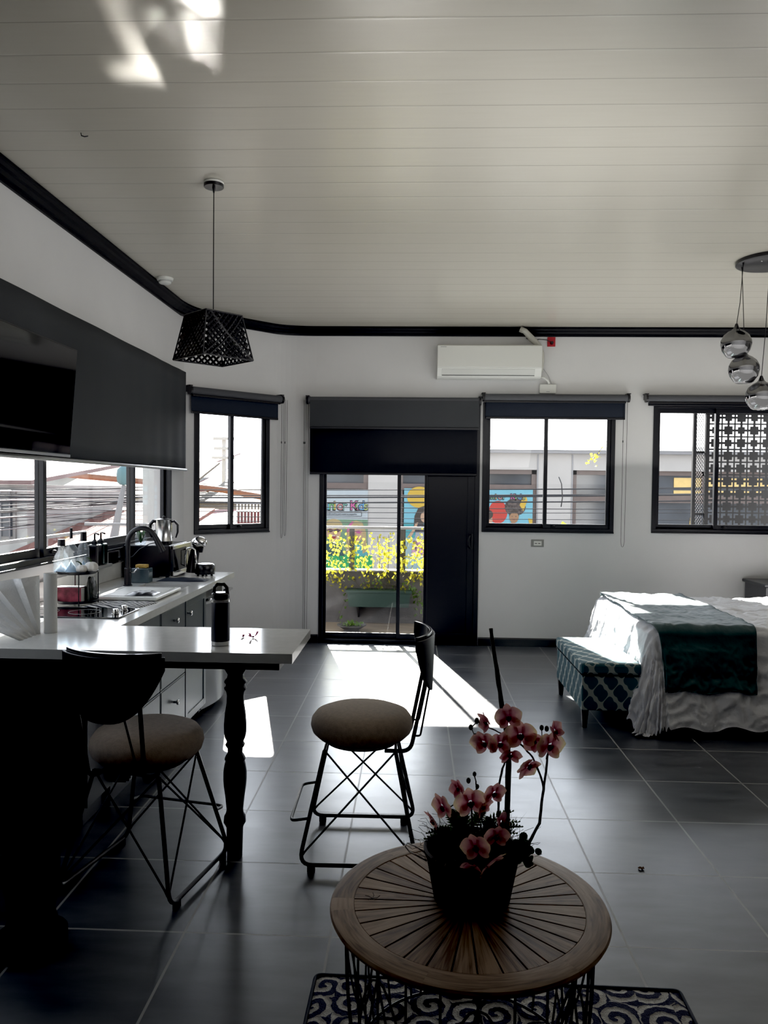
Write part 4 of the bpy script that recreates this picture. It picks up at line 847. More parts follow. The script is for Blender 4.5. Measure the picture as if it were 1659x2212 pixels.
sl = MB(); n = 32
for i in range(n):
    a0, a1 = 2*PI*i/n, 2*PI*(i+1)/n; g = .0022
    def q(r, a, s_): return (r*math.cos(a)-s_*g*math.sin(a), r*math.sin(a)+s_*g*math.cos(a))
    # seg edges match the grain change of the slats
    poly = [q(.045, a0, 1)] + [q(.2975, a0+(a1-a0)*k/4, 1-k/2) for k in range(5)] + [q(.045, a1, -1)]
    sl.prism(poly, TZ-.018, TZ-.0012, TM)
B(sl, 'slats', 'slat', tb, bevel=.0008)
B(MB().lathe([(0, TZ-.022), (.299, TZ-.022), (.299, TZ-.0185), (0, TZ-.0185)], 60, (TXc, TYc, 0)), 'under_disc', 'plastic_b', tb)
B(MB().lathe([(0, TZ-.018), (.044, TZ-.018), (.044, TZ-.0015), (0, TZ-.0015)], 40, (TXc, TYc, 0)), 'centre_disc', 'slat', tb)
wr = MB(); RT, RB = .318, .285
def ringpt(a, z):
    k = z/TZ; r = RB+(RT-RB)*k + .012*math.sin(PI*k); return (TXc+r*math.cos(a), TYc+r*math.sin(a), z)
for z in (.024, .424): B(MB().tube([ringpt(2*PI*i/64, z) for i in range(64)], .0045, 7, True), 'ring', 'metal', tb, smooth='auto')
up = MB()
for i in range(24): up.tube([ringpt(2*PI*i/24, .024+.400*k/6) for k in range(7)], .0032, 6)
B(up, 'upright_wires', 'metal', tb, smooth='auto')
ar = MB()
for i in range(8):
    for s_ in (0, 1):
        a = 2*PI*(i+.5*s_)/8; pts = []
        for k in range(15):
            t_ = k/14; pts.append(ringpt(a-.42+.84*t_, (.02+.36*math.sin(PI*t_)) if s_ == 0 else (.42-.34*math.sin(PI*t_))))
        ar.tube(pts, .0032, 6)
B(ar, 'arched_wires', 'metal', tb, smooth='auto')
# ---------------------------------------------------------------- potted orchid
PX, PY, PZ = .165, 2.005, TZ
ob_ = thing('potted_orchid', 'pink orchid arrangement with bare twigs in a black pot on the round table', 'potted plant', (PX, PY, PZ))
B(MB().lathe([(0, .0), (.096, 0), (.100, .004), (.122, .120), (.127, .124), (.128, .134), (.120, .136), (.114, .120), (0, .112)], 56, (PX, PY, PZ)), 'pot', 'pot', ob_, smooth='auto')
def mf(u, v):
    a, r = 2*PI*u, .121*v; b = noise.noise(Vector((math.cos(a)*r*22, math.sin(a)*r*22, 1.3)))
    return (PX+r*math.cos(a)*(1+.08*b), PY+r*math.sin(a)*(1+.08*b), PZ+.118+.048*(1-v**2)+.03*b*(1 if v < .95 else .2))
B(MB().grid(mf, 60, 16), 'moss', 'moss', ob_, smooth=True)
hair = MB()
for i in range(170):
    a = random.uniform(0, 2*PI); r = random.uniform(.07, .125); p = Vector((PX+r*math.cos(a), PY+r*math.sin(a), PZ+.13)); pts = [p]
    for k in range(4): pts.append(pts[-1]+Vector((math.cos(a)*.012+random.uniform(-.014, .014), math.sin(a)*.012+random.uniform(-.014, .014), random.uniform(-.004, .016))))
    hair.tube(pts, .0006, 3)
B(hair, 'root_fibres', 'stem', ob_)
B(MB().tube([(PX-.115, PY-.03, PZ+.125), (PX-.150, PY-.035, PZ+.150), (PX-.170, PY-.035, PZ+.158), (PX-.176, PY-.035, PZ+.148), (PX-.165, PY-.035, PZ+.135), (PX-.12, PY-.035, PZ+.112)], .0018, 6), 'wire_loop', 'steel', ob_, smooth=True)
def O(px, py, Y=2.02): return at(px, py, Y)
def twig(name, pts, r, Y=2.02):
    P_ = [O(*p) if len(p) == 2 else O(p[0], p[1], p[2]) for p in pts]; fine = [P_[0]]
    for a, b in zip(P_, P_[1:]):
        for k in range(1, 5): fine.append(a.lerp(b, k/4)+Vector((random.uniform(-1, 1), 0, random.uniform(-1, 1)))*.0007)
    rs = [r[0]+(r[1]-r[0])*i/(len(fine)-1) for i in range(len(fine))]
    return B(MB().tube(fine, [x*random.uniform(.9, 1.12) for x in rs], 8), name, 'stem', ob_, smooth=True)
twig('tall_twig', [(1092, 1860), (1095, 1760), (1099, 1650), (1092, 1560), (1085, 1530), (1075, 1460), (1066, 1400), (1060, 1358)], (.0085, .0048))
twig('thin_twig', [(1120, 1850), (1142, 1822), (1165, 1778), (1172, 1720), (1176, 1690), (1182, 1645), (1184, 1622)], (.0045, .0026))
twig('flower_stem', [(1174, 1700), (1166, 1672), (1150, 1635), (1130, 1612), (1108, 1596), (1092, 1588)], (.003, .002))
twig('flower_stem', [(1076, 1850), (1077, 1760), (1077, 1700), (1085, 1660), (1092, 1644)], (.0035, .0025))
twig('flower_stem', [(1094, 1590), (1070, 1578), (1045, 1567), (1031, 1558), (1018, 1572), (1027, 1592)], (.002, .0012))
twig('flower_stem', [(1018, 1850), (1020, 1800), (1019, 1750), (1030, 1700), (1027, 1684), (1025, 1672)], (.003, .0014))
twig('flower_stem', [(1055, 1850), (1050, 1800), (1040, 1765), (1020, 1735), (985, 1735), (960, 1750)], (.003, .0014))
twig('flower_stem', [(1180, 1640), (1186, 1612), (1172, 1600), (1170, 1574)], (.002, .0012))
bd_ = [(1030, 1557, .0075), (1017, 1571, .0068), (1027, 1592, .009), (1170, 1572, .0068), (1181, 1574, .007), (1173, 1598, .008), (1025, 1672, .006), (1012, 1686, .007), (1031, 1699, .006), (1034, 1595, .010)]
for x, y, r in bd_: B(MB().ell(O(x, y), (r*.85, r*.85, r*1.15), 12, 8), 'bud', 'bud', ob_, smooth=True)
def flower(px, py, size, yaw, pitch, roll, Y=2.0, closed=0):
    size *= 1.16
    m = Matrix.Translation(O(px, py, Y)) @ Matrix.Rotation(yaw, 4, 'Z') @ Matrix.Rotation(PI/2+pitch, 4, 'X') @ Matrix.Rotation(roll, 4, 'Z')
    mb = MB()
    # local XY plane is the face of the bloom, +Z towards the viewer
    for ang, w, l, tw in ((PI/2, .62, 1.0, 0), (PI/2+2.25, .60, .98, 0), (PI/2-2.25, .60, .98, 0), (.18, 1.05, 1.08, .1), (PI-.18, 1.05, 1.08, .1)):
        def f(u, v):
            x = .10+.90*v; hw = w*.60*math.sin(PI*min(1, (v**.8)*.97+.02))**.62; y = (u-.5)*2*hw
            z = .30*x*x*(1 if tw == 0 else .4)-.10*abs(y)**2+tw + closed*x*x*.6 + .05*math.sin(y*9+ang*3)*x
            X = x*l*(1-.15*closed); c, s_ = math.cos(ang), math.sin(ang)
            return Vector(((X*c-y*s_)*size, (X*s_+y*c)*size, (z-.04)*size))
        mb.grid(f, 8, 8)
    me = mb; bm = me.bm
    bmesh.ops.recalc_face_normals(bm, faces=bm.faces)
    o = bpy.data.objects.new('flower', None) if False else None
    md = bpy.data.meshes.new('flower'); bm.to_mesh(md); bm.free(); md.polygons.foreach_set('use_smooth', [True]*len(md.polygons)); md.materials.append(M['orchid'])
    o = bpy.data.objects.new('flower', md); COL.objects.link(o); o.parent = ob_
    o.matrix_local = Matrix.Translation(-ob_.location) @ m
    lp = MB(); lp.ell((0, -.10*size, .14*size), (.16*size, .22*size, .14*size), 10, 8); lp.ell((0, .03*size, .20*size), (.09*size, .10*size, .13*size), 8, 6)
    for s_ in (-1, 1): lp.ell((s_*.14*size, -.04*size, .16*size), (.09*size, .15*size, .05*size), 8, 6)
    B(lp, 'lip', 'lip', o, smooth=True, local=True)
for a in ((1097, 1550, .031, .2, -.3, .1), (1051, 1559, .026, -1.1, .2, .8), (1047, 1604, .033, -.5, .3, .3), (1079, 1606, .031, .4, .1, -.2), (1125, 1588, .036, -.3, -.1, .2), (1186, 1610, .038, .5, .1, -.2), (1198, 1580, .026, .9, -.4, .3), (1140, 1655, .034, .6, .5, 2.6), (1102, 1630, .026, .1, .6, .0), (1153, 1600, .026, -.2, .3, 1.0),
          (1016, 1733, .037, .1, .0, .2), (991, 1702, .024, -.8, .1, .6), (958, 1742, .034, -.9, .2, .4), (937, 1772, .030, -1.2, .5, .9), (1066, 1713, .029, .5, .2, -.1), (1042, 1742, .026, .9, .4, .2), (1082, 1777, .027, .9, -.2, .2), (1072, 1806, .029, .2, .2, -.1), (1029, 1830, .033, -.4, .1, .3), (1062, 1862, .033, .9, .7, .9), (1022, 1874, .026, -.5, .6, .0)):
    y = 2.0-.05*(a[1] > 1780)-.06*(a[1] > 1820); flower(*a, Y=y, closed=.3*(a[2] < .028))
def frond(base, tip, w, name='fern_frond'):
    mb = MB(); b, e = Vector(base), Vector(tip); d = e-b; side = d.cross(Vector((0, 1, .2))).normalized(); n = 15
    mid = [b+d*(i/n)+Vector((0, 0, .02*math.sin(PI*i/n))) for i in range(n+1)]
    mb.tube(mid, .0008, 4)
    for i in range(2, n+1):
        L0 = w*math.sin(PI*(.15+.8*i/n)); 
        for s_ in (-1, 1):
            p = mid[i]; q_ = p+side*s_*L0+d.normalized()*L0*.5; wv = d.normalized()*.0028
            mb.face([p-wv, p.lerp(q_, .5)-wv*1.3, q_, p.lerp(q_, .5)+wv*1.3, p+wv])
    return B(mb, name, 'fern', ob_)
c0_ = Vector((PX, PY, PZ+.14))
for (x, y, Y, w) in ((918, 1812, 2.04, .022), (922, 1800, 1.98, .018), (940, 1806, 2.06, .02), (968, 1750, 2.05, .02), (990, 1745, 2.08, .022), (1005, 1762, 2.0, .018), (1048, 1748, 2.05, .02), (1062, 1770, 2.06, .02), (1108, 1752, 2.05, .017), (1122, 1775, 2.08, .016), (1116, 1800, 2.04, .02), (1128, 1786, 2.0, .014), (975, 1775, 1.98, .02), (1038, 1765, 2.1, .02)):
    frond(c0_+Vector((random.uniform(-.04, .04), random.uniform(-.02, .02), 0)), O(x, y, Y), w)
sp = MB()
for i in range(60):
    a = random.uniform(0, 2*PI); c = O(random.choice((1080, 1100, 1060, 1000)), 1800, 2.04); l = random.uniform(.03, .07)
    e = c+Vector((math.cos(a)*l*.8, math.sin(a)*l*.4, l*.9)); s_ = Vector((-.0012, 0, 0)); sp.face([c+s_, e, c-s_])
B(sp, 'grass_spikes', 'fern', ob_)
sc_ = MB()
for i in range(34):
    c = O(random.gauss(1124, 13), random.gauss(1838, 13), random.uniform(1.94, 2.06)); r = random.uniform(.008, .013); nrm = Vector((random.uniform(-1, 1), -1, random.uniform(-.3, 1))).normalized()
    a = nrm.orthogonal().normalized(); b = nrm.cross(a); v = [c+(a*math.cos(k*PI/5)+b*math.sin(k*PI/5))*r for k in range(10)]; sc_.face(v)
for i in range(8):
    c = O(1142+random.uniform(-7, 6), 1860+random.uniform(-6, 12), 1.97); r = random.uniform(.006, .011); nrm = Vector((random.uniform(-1, 1), -1, random.uniform(-.6, .6))).normalized(); a = nrm.orthogonal().normalized(); b = nrm.cross(a)
    sc_.face([c+(a*math.cos(k*PI/5)+b*math.sin(k*PI/5))*r for k in range(10)])
B(sc_, 'succulent_leaves', 'succ', ob_, solid=.0015)
B(MB().ell(O(1014, 1922, 1.88), (.006, .005, .007), 10, 8), 'bud', 'bud', ob_, smooth=True)
# fallen blossom on the bar, debris
def petal(name, x, y, z, s, lab, cat, grp=None):
    t_ = thing(name, lab, cat, (x, y, z), grp); mb = MB()
    for k in range(4):
        a = k*1.7+x*20; mb.grid(lambda u, v: (x+s*(.2+.9*v)*math.cos(a+.5*(u-.5)), y+s*(.2+.9*v)*math.sin(a+.5*(u-.5)), z+.001+s*(.15+.8*v*v)*(.3+.7*(k % 2))), 5, 5)
    B(mb, 'petals', 'orchid' if False else MAT('magenta_petal', (.42, .05, .14), .5, bump=.1), t_, smooth=True); B(MB().ell((x, y, z+s*.2), (s*.2, s*.2, s*.18), 8, 6), 'lip', 'lip', t_, smooth=True)
petal('fallen_blossom', -.712, 3.21, CT, .022, 'fallen pink blossom on the breakfast bar closest to the navy bottle', 'flower')
petal('fallen_blossom', -.668, 3.20, CT, .024, 'darker fallen blossom on the breakfast bar further from the navy bottle', 'flower')
for x, y, s, lab in ((.935, 3.10, .014, 'dried curled leaf scrap lying on a floor tile joint'), (1.02, 2.0, .014, 'flat dark crumb of debris on the grey floor tile near the rug')):
    def lf(u, v): return (x+s*(u-.5)*1.6, y+s*(v-.5), .002+s*.5*abs(math.sin(u*5+v*3)))
    tag(B(MB().grid(lf, 8, 6), 'leaf_scrap', MAT('dry_leaf', (.14, .08, .05), .8, bump=.3), smooth=True, solid=.001), lab, 'debris')
sx_ = O(830, 1893, 1.98); tw = MB()
for k in range(5):
    a = k*1.3; tw.tube([(-.095, 1.985, TZ+.0015), (-.095+.012*math.cos(a), 1.985+.012*math.sin(a), TZ+.003), (-.095+.02*math.cos(a+.3), 1.985+.02*math.sin(a+.3), TZ+.006)], .0008, 4)
tag(B(tw, 'dry_sprig', 'stem'), 'tiny dry brown sprig on the slats beside the pot', 'twig')
# ---------------------------------------------------------------- bench
bn = thing('storage_bench', 'teal and cream trellis-patterned storage bench at the foot of the bed', 'bench', (1.27, 5.36, 0))
def softbox(x0, x1, y0, y1, z0, z1): return MB().box(x0, x1, y0, y1, z0, z1)
B(softbox(1.088, 1.452, 4.93, 5.79, .118, .345), 'body', 'bench', bn, bevel=.008)
B(softbox(1.078, 1.462, 4.92, 5.80, .349, .425), 'lid', 'bench', bn, bevel=.018)
B(MB().box(1.082, 1.458, 4.924, 5.796, .3455, .3485), 'lid_gap', 'plastic_b', bn)
for x in (1.115, 1.425):
    for y in (4.965, 5.755):
        b = MB(); k = .022; b.prism([(x-k, y-k), (x+k, y-k), (x+k, y+k), (x-k, y+k)], .001, .118)
        for v in b.bm.verts:
            if v.co.z < .05: v.co.x = x+(v.co.x-x)*.6; v.co.y = y+(v.co.y-y)*.6
        B(b, 'leg', 'dkwood', bn)
# ---------------------------------------------------------------- bed
BX0, BX1, BY0, BY1, BZ = 1.535, 3.65, 4.93, 6.42, .655
bed = thing('bed', 'double bed with rumpled white comforter hanging almost to the dark floor', 'bed', (2.5, 5.67, 0))
B(MB().box(BX0+.10, BX1, BY0+.10, BY1-.10, .10, .30), 'base', 'dkwood', bed)
B(MB().box(BX0+.06, BX1, BY0+.06, BY1-.06, .302, BZ-.045), 'mattress', 'sheet', bed, bevel=.04)
for x in (BX0+.16, BX1-.08):
    for y in (BY0+.16, BY1-.16): B(MB().lathe([(0, .001), (.025, .001), (.03, .1), (0, .1)], 14, (x, y, 0)), 'leg', 'dkwood', bed)
def drape(x, y, off=0, drop=.6, amp=1.0, seed=0):
    """x,y in flat cloth coordinates -> draped position"""
    cx_, cy_ = max(x, BX0+.05), min(max(y, BY0+.05), BY1-.05); dx, dy = x-cx_, y-cy_; d = math.hypot(dx, dy)
    n = noise.noise(Vector((x*5, y*5, seed)))+.6*(1-2*abs(noise.noise(Vector((x*9+2*noise.noise(Vector((x*4, y*4, 1))), y*9, seed+3)))))+.35*(1-2*abs(noise.noise(Vector((x*22, y*22, seed+7)))))-.5
    top = BZ+off+.012*amp*n
    if d < 1e-6: return Vector((x, y, top))
    ux, uy = dx/d, dy/d; R = .07
    if d < R*PI/2: a = d/R; o_, z = R*math.sin(a), top-R*(1-math.cos(a))
    else:
        e = d-R*PI/2; s = x*abs(uy)+y*abs(ux); fold = .5+.5*math.sin(s*13+2*math.sin(s*5)+seed); o_ = R+e*(.22+.05*fold*amp)+.02*amp*n*min(1, e*4); z = BZ+off-R-e*.965+.012*n+e*.03*math.sin(s*21+seed)
    z = max(z, .012+.02*abs(n)); return Vector((cx_+ux*(o_+off), cy_+uy*(o_+off), z))
def puff(x, y):
    sx_, sy_ = abs(math.sin((x-BX0)*PI/.36)), abs(math.sin((y-BY0)*PI/.36)); return .010*min(1, 3*sx_*1)*min(1, 3*sy_)
def cf(u, v):
    x = BX0-.545+(BX1+.545-BX0)*u; y = BY0-.61+(BY1-BY0+1.17)*v
    p = drape(x, y, puff(x, y), amp=1.25, seed=4); return p
def hemf(u, v):
    p = cf(u, v); e = min(u, v, 1-v)
    return p
B(MB().grid(hemf, 230, 260), 'comforter', 'sheet', bed, smooth=True)
th = thing('bed_throw', 'dark teal satin throw folded across the foot of the white bed', 'throw', (2.0, 5.5, .2))
def tf(u, v):
    x = BX0+.03+(.62)*u+.16*(v-.5)*0; y = BY0-.40+(BY1-BY0+.58)*v
    x += -.05*(1-v)+.02*math.sin(v*3)
    k = 1-v; x2 = x - .0*k
    p = drape(max(x2, BX0+.02), y, .026, amp=.8, seed=4.0); p.z += .004*math.sin(x*40+y*9)*.6; return p
B(MB().grid(tf, 90, 200), 'satin_panel', 'teal', th, smooth=True, solid=.004)
def edge(u, n=120): return [tf(u, i/n)+Vector((0, 0, .003)) for i in range(n+1)]
B(MB().tube(edge(0)+[tf(i/20, 1) for i in range(1, 20)]+edge(1)[::-1]+[tf(1-i/20, 0) for i in range(1, 20)], .0035, 6, True), 'piped_edge', 'teal', th, smooth=True)
# nightstand
ns = thing('nightstand', 'dark grey nightstand just visible beyond the far side of the bed', 'nightstand', (3.42, 7.22, 0))
B(MB().box(3.17, 3.68, 7.02, 7.46, .08, .668), 'cabinet_body', 'grey_fur', ns, bevel=.003)
B(MB().box(3.145, 3.705, 6.99, 7.475, .672, .70), 'top_board', 'grey_fur', ns, bevel=.008)
for z0, z1 in ((.40, .64), (.12, .37)):
    d_ = MB(); d_.box(3.20, 3.65, 7.004, 7.0195, z0, z1); d_.box(3.23, 3.62, 6.998, 7.004, z0+.03, z1-.03); do = B(d_, 'drawer', 'grey_fur', ns, bevel=.002)
    B(MB().ell((3.425, 6.985, (z0+z1)/2), (.016, .014, .016), 12, 8), 'knob', 'steel', do, smooth=True)
for x in (3.20, 3.65):
    for y in (7.05, 7.43): B(MB().box(x-.02, x+.02, y-.02, y+.02, .001, .079), 'leg', 'grey_fur', ns)
# ================================================================ outside
struct(MB().box(-3.7, 6, YB+WT+.005, 8.86, -.12, -.012), 'floor_balcony', 'balc')
struct(MB().box(-3.7, XL-WT-.005, -2, YB+WT+.004, -.12, -.012), 'floor_balcony_side', 'balc')
YP = 8.72
pw = MB(); pw.box(-3.72, 2.99, YP, YP+.12, -.10, .575); struct(pw, 'wall_parapet', 'conc')
struct(MB().box(-3.74, 3.0, YP-.02, YP+.14, .576, .592), 'trim_parapet_cap', 'railw')
struct(MB().box(-3.84, -3.72, -2, YP+.12, -.10, .38), 'wall_parapet_side', 'conc')
rl = thing('balcony_railing', 'pale grey horizontal handrail on short dark posts above the balcony parapet', 'railing', (-.5, YP+.05, .59))
B(MB().box(-3.80, 3.0, YP+.03, YP+.09, 1.055, 1.085), 'handrail', 'railw', rl, bevel=.004)
for x in (-3.2, -1.95, -.70, -.115, 1.3, 2.5): B(MB().box(x-.028, x+.028, YP+.04, YP+.085, .593, 1.055), 'post', 'conc', rl)
rl = thing('balcony_railing', 'white tube railing outside the long kitchen window', 'railing', (-3.4, 4, .38))
for z in (.98, .86): B(MB().box(-3.80, -3.76, -1, YP, z-.018, z+.018), 'rail_bar', 'railw', rl, bevel=.004)
for y in (.8, 2.2, 3.6, 4.98, 6.6, 7.75): B(MB().box(-3.805, -3.755, y-.03, y+.03, .381, .97), 'post', 'railw', rl)
struct(MB().box(-3.7, 4.4, YB+WT+.01, 8.66, 2.84, 2.96), 'ceiling_balcony', 'fac'); struct(MB().box(.95, 4.4, 8.52, 8.62, 2.56, 2.84), 'beam_added_shade', 'fac')  # the beam is unseen, added to keep sun off the near bed
# planter with vine
px0, px1 = -.73, -.02
pt = thing('planter_box', 'dark green trough planter fixed to the inside of the balcony parapet', 'planter', (-.37, YP-.12, .19))
b = MB()
for (y0, y1) in ((YP-.215, YP-.203), (YP-.018, YP-.006)): b.box(px0, px1, y0, y1, .20, .375)
b.box(px0, px0+.012, YP-.203, YP-.018, .20, .375); b.box(px1-.012, px1, YP-.203, YP-.018, .20, .375); b.box(px0, px1, YP-.203, YP-.018, .20, .212); b.box(px0-.012, px1+.012, YP-.225, YP-.003, .362, .384)
for v in b.bm.verts:
    if v.co.z < .25: v.co.x = -.375+(v.co.x+.375)*.93; v.co.y += .012 if v.co.y < YP-.1 else 0
b.bm.verts.ensure_lookup_table()
B(b, 'trough', 'planter', pt); B(MB().box(px0+.02, px1-.02, YP-.2, YP-.02, .22, .372), 'soil', 'moss', pt)
B(MB().prism([(YP-.2, .195), (YP-.001, .195), (YP-.001, .05)], -.62, -.60, Matrix(((0, 0, 1, 0), (1, 0, 0, 0), (0, 1, 0, 0), (0, 0, 0, 1)))), 'bracket', 'black', pt)
B(MB().prism([(YP-.2, .195), (YP-.001, .195), (YP-.001, .05)], -.16, -.14, Matrix(((0, 0, 1, 0), (1, 0, 0, 0), (0, 1, 0, 0), (0, 0, 0, 1)))), 'bracket', 'black', pt)
vn = thing('climbing_vine', 'sunlit yellow-green climbing vine spilling over the balcony railing', 'plant', (-.37, YP-.1, .37))
st = MB(); leaves = MB(); dark = MB()
def leaf(mb, c, s, nrm=None):
    c = Vector((c.x, min(c.y, YP-.015) if c.z < .60 else c.y, c.z)); nrm = nrm or Vector((random.uniform(-1, 1), random.uniform(-1.2, .4), random.uniform(-.6, 1))).normalized(); a = nrm.orthogonal().normalized(); a = (Matrix.Rotation(random.uniform(0, 6.28), 3, nrm) @ a); b_ = nrm.cross(a)
    for k in range(5):
        t0 = -1.05+k*.525; l = s*(1-.18*abs(k-2)); d = a*math.cos(t0)+b_*math.sin(t0); w = (b_*math.cos(t0)-a*math.sin(t0))*l*.17
        mb.face([c, c+d*l*.5+w, c+d*l+nrm*l*.1, c+d*l*.5-w])
random.seed(11)
paths = []
for (sx0, ex, ez, mid) in ((-.6, -1.02, .80, .55), (-.55, -.95, .95, .6), (-.5, -.75, .92, .7), (-.35, -.40, .98, .8), (-.3, -.28, 1.0, .8), (-.2, -.05, .95, .7), (-.15, .10, .92, .7), (-.1, .28, .86, .6), (-.2, -.15, .80, .6), (-.45, -.6, .75, .6), (-.62, -1.05, .70, .42), (-.3, -.35, .72, .55), (-.1, .22, .72, .5)):
    a = Vector((sx0, YP-.1, .37)); b_ = Vector((ex, YP+random.uniform(-.12, .1), ez)); mpt = Vector(((sx0+ex)/2+random.uniform(-.05, .05), YP-.12, mid-.06)); pp_ = [a*(1-t)**2+mpt*2*t*(1-t)+b_*t*t for t in [i/12 for i in range(13)]]
    st.tube(pp_, .0028, 5); paths.append(pp_)
for pp_ in paths:
    for i in range(46):
        t = random.uniform(.50, 1.0) if i > 3 else random.uniform(.1, .5); q_ = pp_[int(t*12)]; leaf(leaves, q_+Vector((random.gauss(0, .055), random.gauss(0, .05), random.gauss(0, .045))), random.uniform(.028, .05))
for (x0, x1, z0, z1) in ((-1.05, .28, .86, .98),):
    for i in range(230):
        x = random.uniform(x0, x1); leaf(leaves, Vector((x, YP+random.uniform(-.1, .15), .86+.07*math.sin(x*7+1)+random.gauss(0, .055))), random.uniform(.026, .045))
hang = [Vector((-.02+.13*t, YP-.13, .40+.06*math.sin(PI*t)-.52*t*t)) for t in [i/10 for i in range(11)]]
hang2 = [Vector((-.05+.32*t, YP-.14, .42+.05*math.sin(PI*t)-.44*t)) for t in [i/10 for i in range(11)]]
hang3 = [Vector((-.72-.12*t, YP-.14, .36-.33*t)) for t in [i/8 for i in range(9)]]
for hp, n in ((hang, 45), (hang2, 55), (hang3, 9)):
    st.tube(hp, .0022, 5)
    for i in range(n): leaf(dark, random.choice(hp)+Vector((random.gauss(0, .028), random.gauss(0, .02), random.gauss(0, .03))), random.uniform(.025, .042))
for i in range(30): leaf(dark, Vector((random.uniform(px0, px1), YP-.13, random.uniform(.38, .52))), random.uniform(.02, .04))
for i in range(10):
    x = random.uniform(-.6, -.1); st.tube([(x, YP-.12, .37), (x+random.uniform(-.08, .08), YP-.14, .46), (x+random.uniform(-.15, .15), YP-.1, .42)], .002, 5)
B(st, 'stems', 'stem', vn, smooth=True); B(leaves, 'foliage', 'vine', vn); B(dark, 'shaded_foliage', 'vine_dk', vn)
bw = thing('bowl_planter', 'shallow pale bowl of low green plants on the balcony floor', 'planter', (-.645, 8.16, -.012))
B(MB().lathe([(0, 0), (.085, 0), (.09, .01), (.075, .02), (.14, .062), (.156, .07), (.156, .08), (.145, .078), (.07, .035), (0, .03)], 40, (-.645, 8.16, -.0115)), 'bowl', 'conc', bw, smooth='auto')
b = MB()
for i in range(70): a, r = random.uniform(0, 6.28), random.uniform(0, .12); leaf(b, Vector((-.645+r*math.cos(a), 8.16+r*math.sin(a), .055+random.uniform(0, .04))), random.uniform(.02, .035))
B(b, 'foliage', 'vine_dk', bw); B(MB().lathe([(0, .05), (.115, .052), (.12, .062), (0, .062)], 24, (-.645, 8.16, -.012)), 'soil', 'moss', bw)
# cut metal screen
scn = thing('metal_screen', 'tall dark screen panel with a repeating cut-out cross pattern outside the window', 'screen', (3.7, 8.75, .0))
G = MB(); X0s, Z0s, cs = 3.27, 1.0, .0083
W_, H_ = 92, 167; op = [[False]*W_ for _ in range(H_)]
for j in range(-1, 11):
    for i in range(-1, 7):
        cx_, cy_ = 9+i*17, 9+j*17
        for sx in (-1, 1):
            for sy in (-1, 1):
                x0_, y0_ = cx_+sx*7, cy_+sy*7
                for k in range(6):
                    for w_ in range(2 if (i+j) % 2 else 3):
                        for (a, b_) in ((x0_-sx*k, y0_-sy*w_), (x0_-sx*w_, y0_-sy*k)):
                            if 1 <= a < W_-1 and 1 <= b_ < H_-1: op[b_][a] = True
for j in range(H_):
    i = 0
    while i < W_:
        if op[j][i]: i += 1; continue
        k = i
        while k < W_ and not op[j][k]: k += 1
        G.box(X0s+i*cs, X0s+k*cs, 8.74, 8.746, Z0s+j*cs, Z0s+(j+1)*cs+.0002); i = k
B(G, 'cut_panel', 'trim', scn)
f = MB(); f.box(X0s-.03, X0s, 8.72, 8.765, .0, 2.42); f.box(X0s-.03, X0s+W_*cs+.03, 8.72, 8.765, Z0s+H_*cs, Z0s+H_*cs+.04); f.box(X0s+W_*cs, X0s+W_*cs+.03, 8.72, 8.765, 0, 2.42); f.box(X0s, X0s+W_*cs, 8.735, 8.75, 0, Z0s)
B(f, 'panel_frame', 'trim', scn)
ms = MB(); mx0, mx1 = 3.150, 3.238
for i in range(34):
    z = 1.0+i*.042; ms.tube([(mx0, 8.78, z), (mx1, 8.78, z+.14)], .0035, 4); ms.tube([(mx0, 8.78, z+.14), (mx1, 8.78, z)], .0035, 4)
B(ms, 'mesh_strip', 'trim', scn)
f = MB(); f.box(mx0-.035, mx0, 8.76, 8.80, 0, 2.44); f.box(mx0, mx1, 8.76, 8.80, 2.40, 2.44); f.box(mx0, mx1, 8.765, 8.795, 1.95, 1.975); f.box(mx0, mx1, 8.765, 8.795, 1.26, 1.285)
B(f, 'mesh_frame', 'trim', scn)
# street
M['asphalt'] = MAT('sunlit_asphalt', (.22, .215, .205), .9, var=.1, vs=1, bump=.2, bs=30)
M['cable'] = MAT('grey_cable', (.045, .046, .05), .8, spec=.2, bump=.02)
struct(MB().box(-60, 60, 9.2, 16, -3.7, -3.6), 'road', 'asphalt'); struct(MB().box(-60, -4.2, -30, 60, -3.72, -3.61), 'road_side', 'asphalt')
# facade opposite, YF = 16
YF = 16.0
fc = thing('facade_building', 'pale commercial building across the street with a white corrugated roof', 'building', (2, YF+2, -3.6))
wf = MB(); zs = 2.27
op_ = [(-2.7, -.95, -2.0, 1.93), (-.33, 2.53, -2.0, 1.93), (3.25, 4.35, -2.0, 1.93), (4.75, 9.5, -2.0, 1.93)]
xs = [-2.85]+[v for o in op_ for v in o[:2]]+[14.0]
for i in range(0, len(xs), 2): wf.box(xs[i], xs[i+1], YF, YF+.25, -3.6, zs)
for o in op_: wf.box(o[0], o[1], YF, YF+.25, 1.93, zs); wf.box(o[0], o[1], YF, YF+.25, -3.6, -2.0)
B(wf, 'wall', 'fac', fc)
for x in (2.53, 3.25): B(MB().box(x-.015 if x > 3 else x, x+.015 if x > 3 else x+.03, YF-.01, YF, -3.6, zs-.02), 'pilaster_line', 'railw', fc)
B(MB().box(-2.9, 14.2, YF-.12, YF+.3, zs, zs+.07), 'gutter', 'railw', fc)
rf_ = MB(); rf_.prism([(YF-.15, zs+.072), (YF+6.5, zs+2.4), (YF+6.5, zs+2.5), (YF-.15, zs+.14)], -2.95, 14.3, Matrix(((0, 0, 1, 0), (1, 0, 0, 0), (0, 1, 0, 0), (0, 0, 0, 1)))); B(rf_, 'roof', 'roofw', fc)
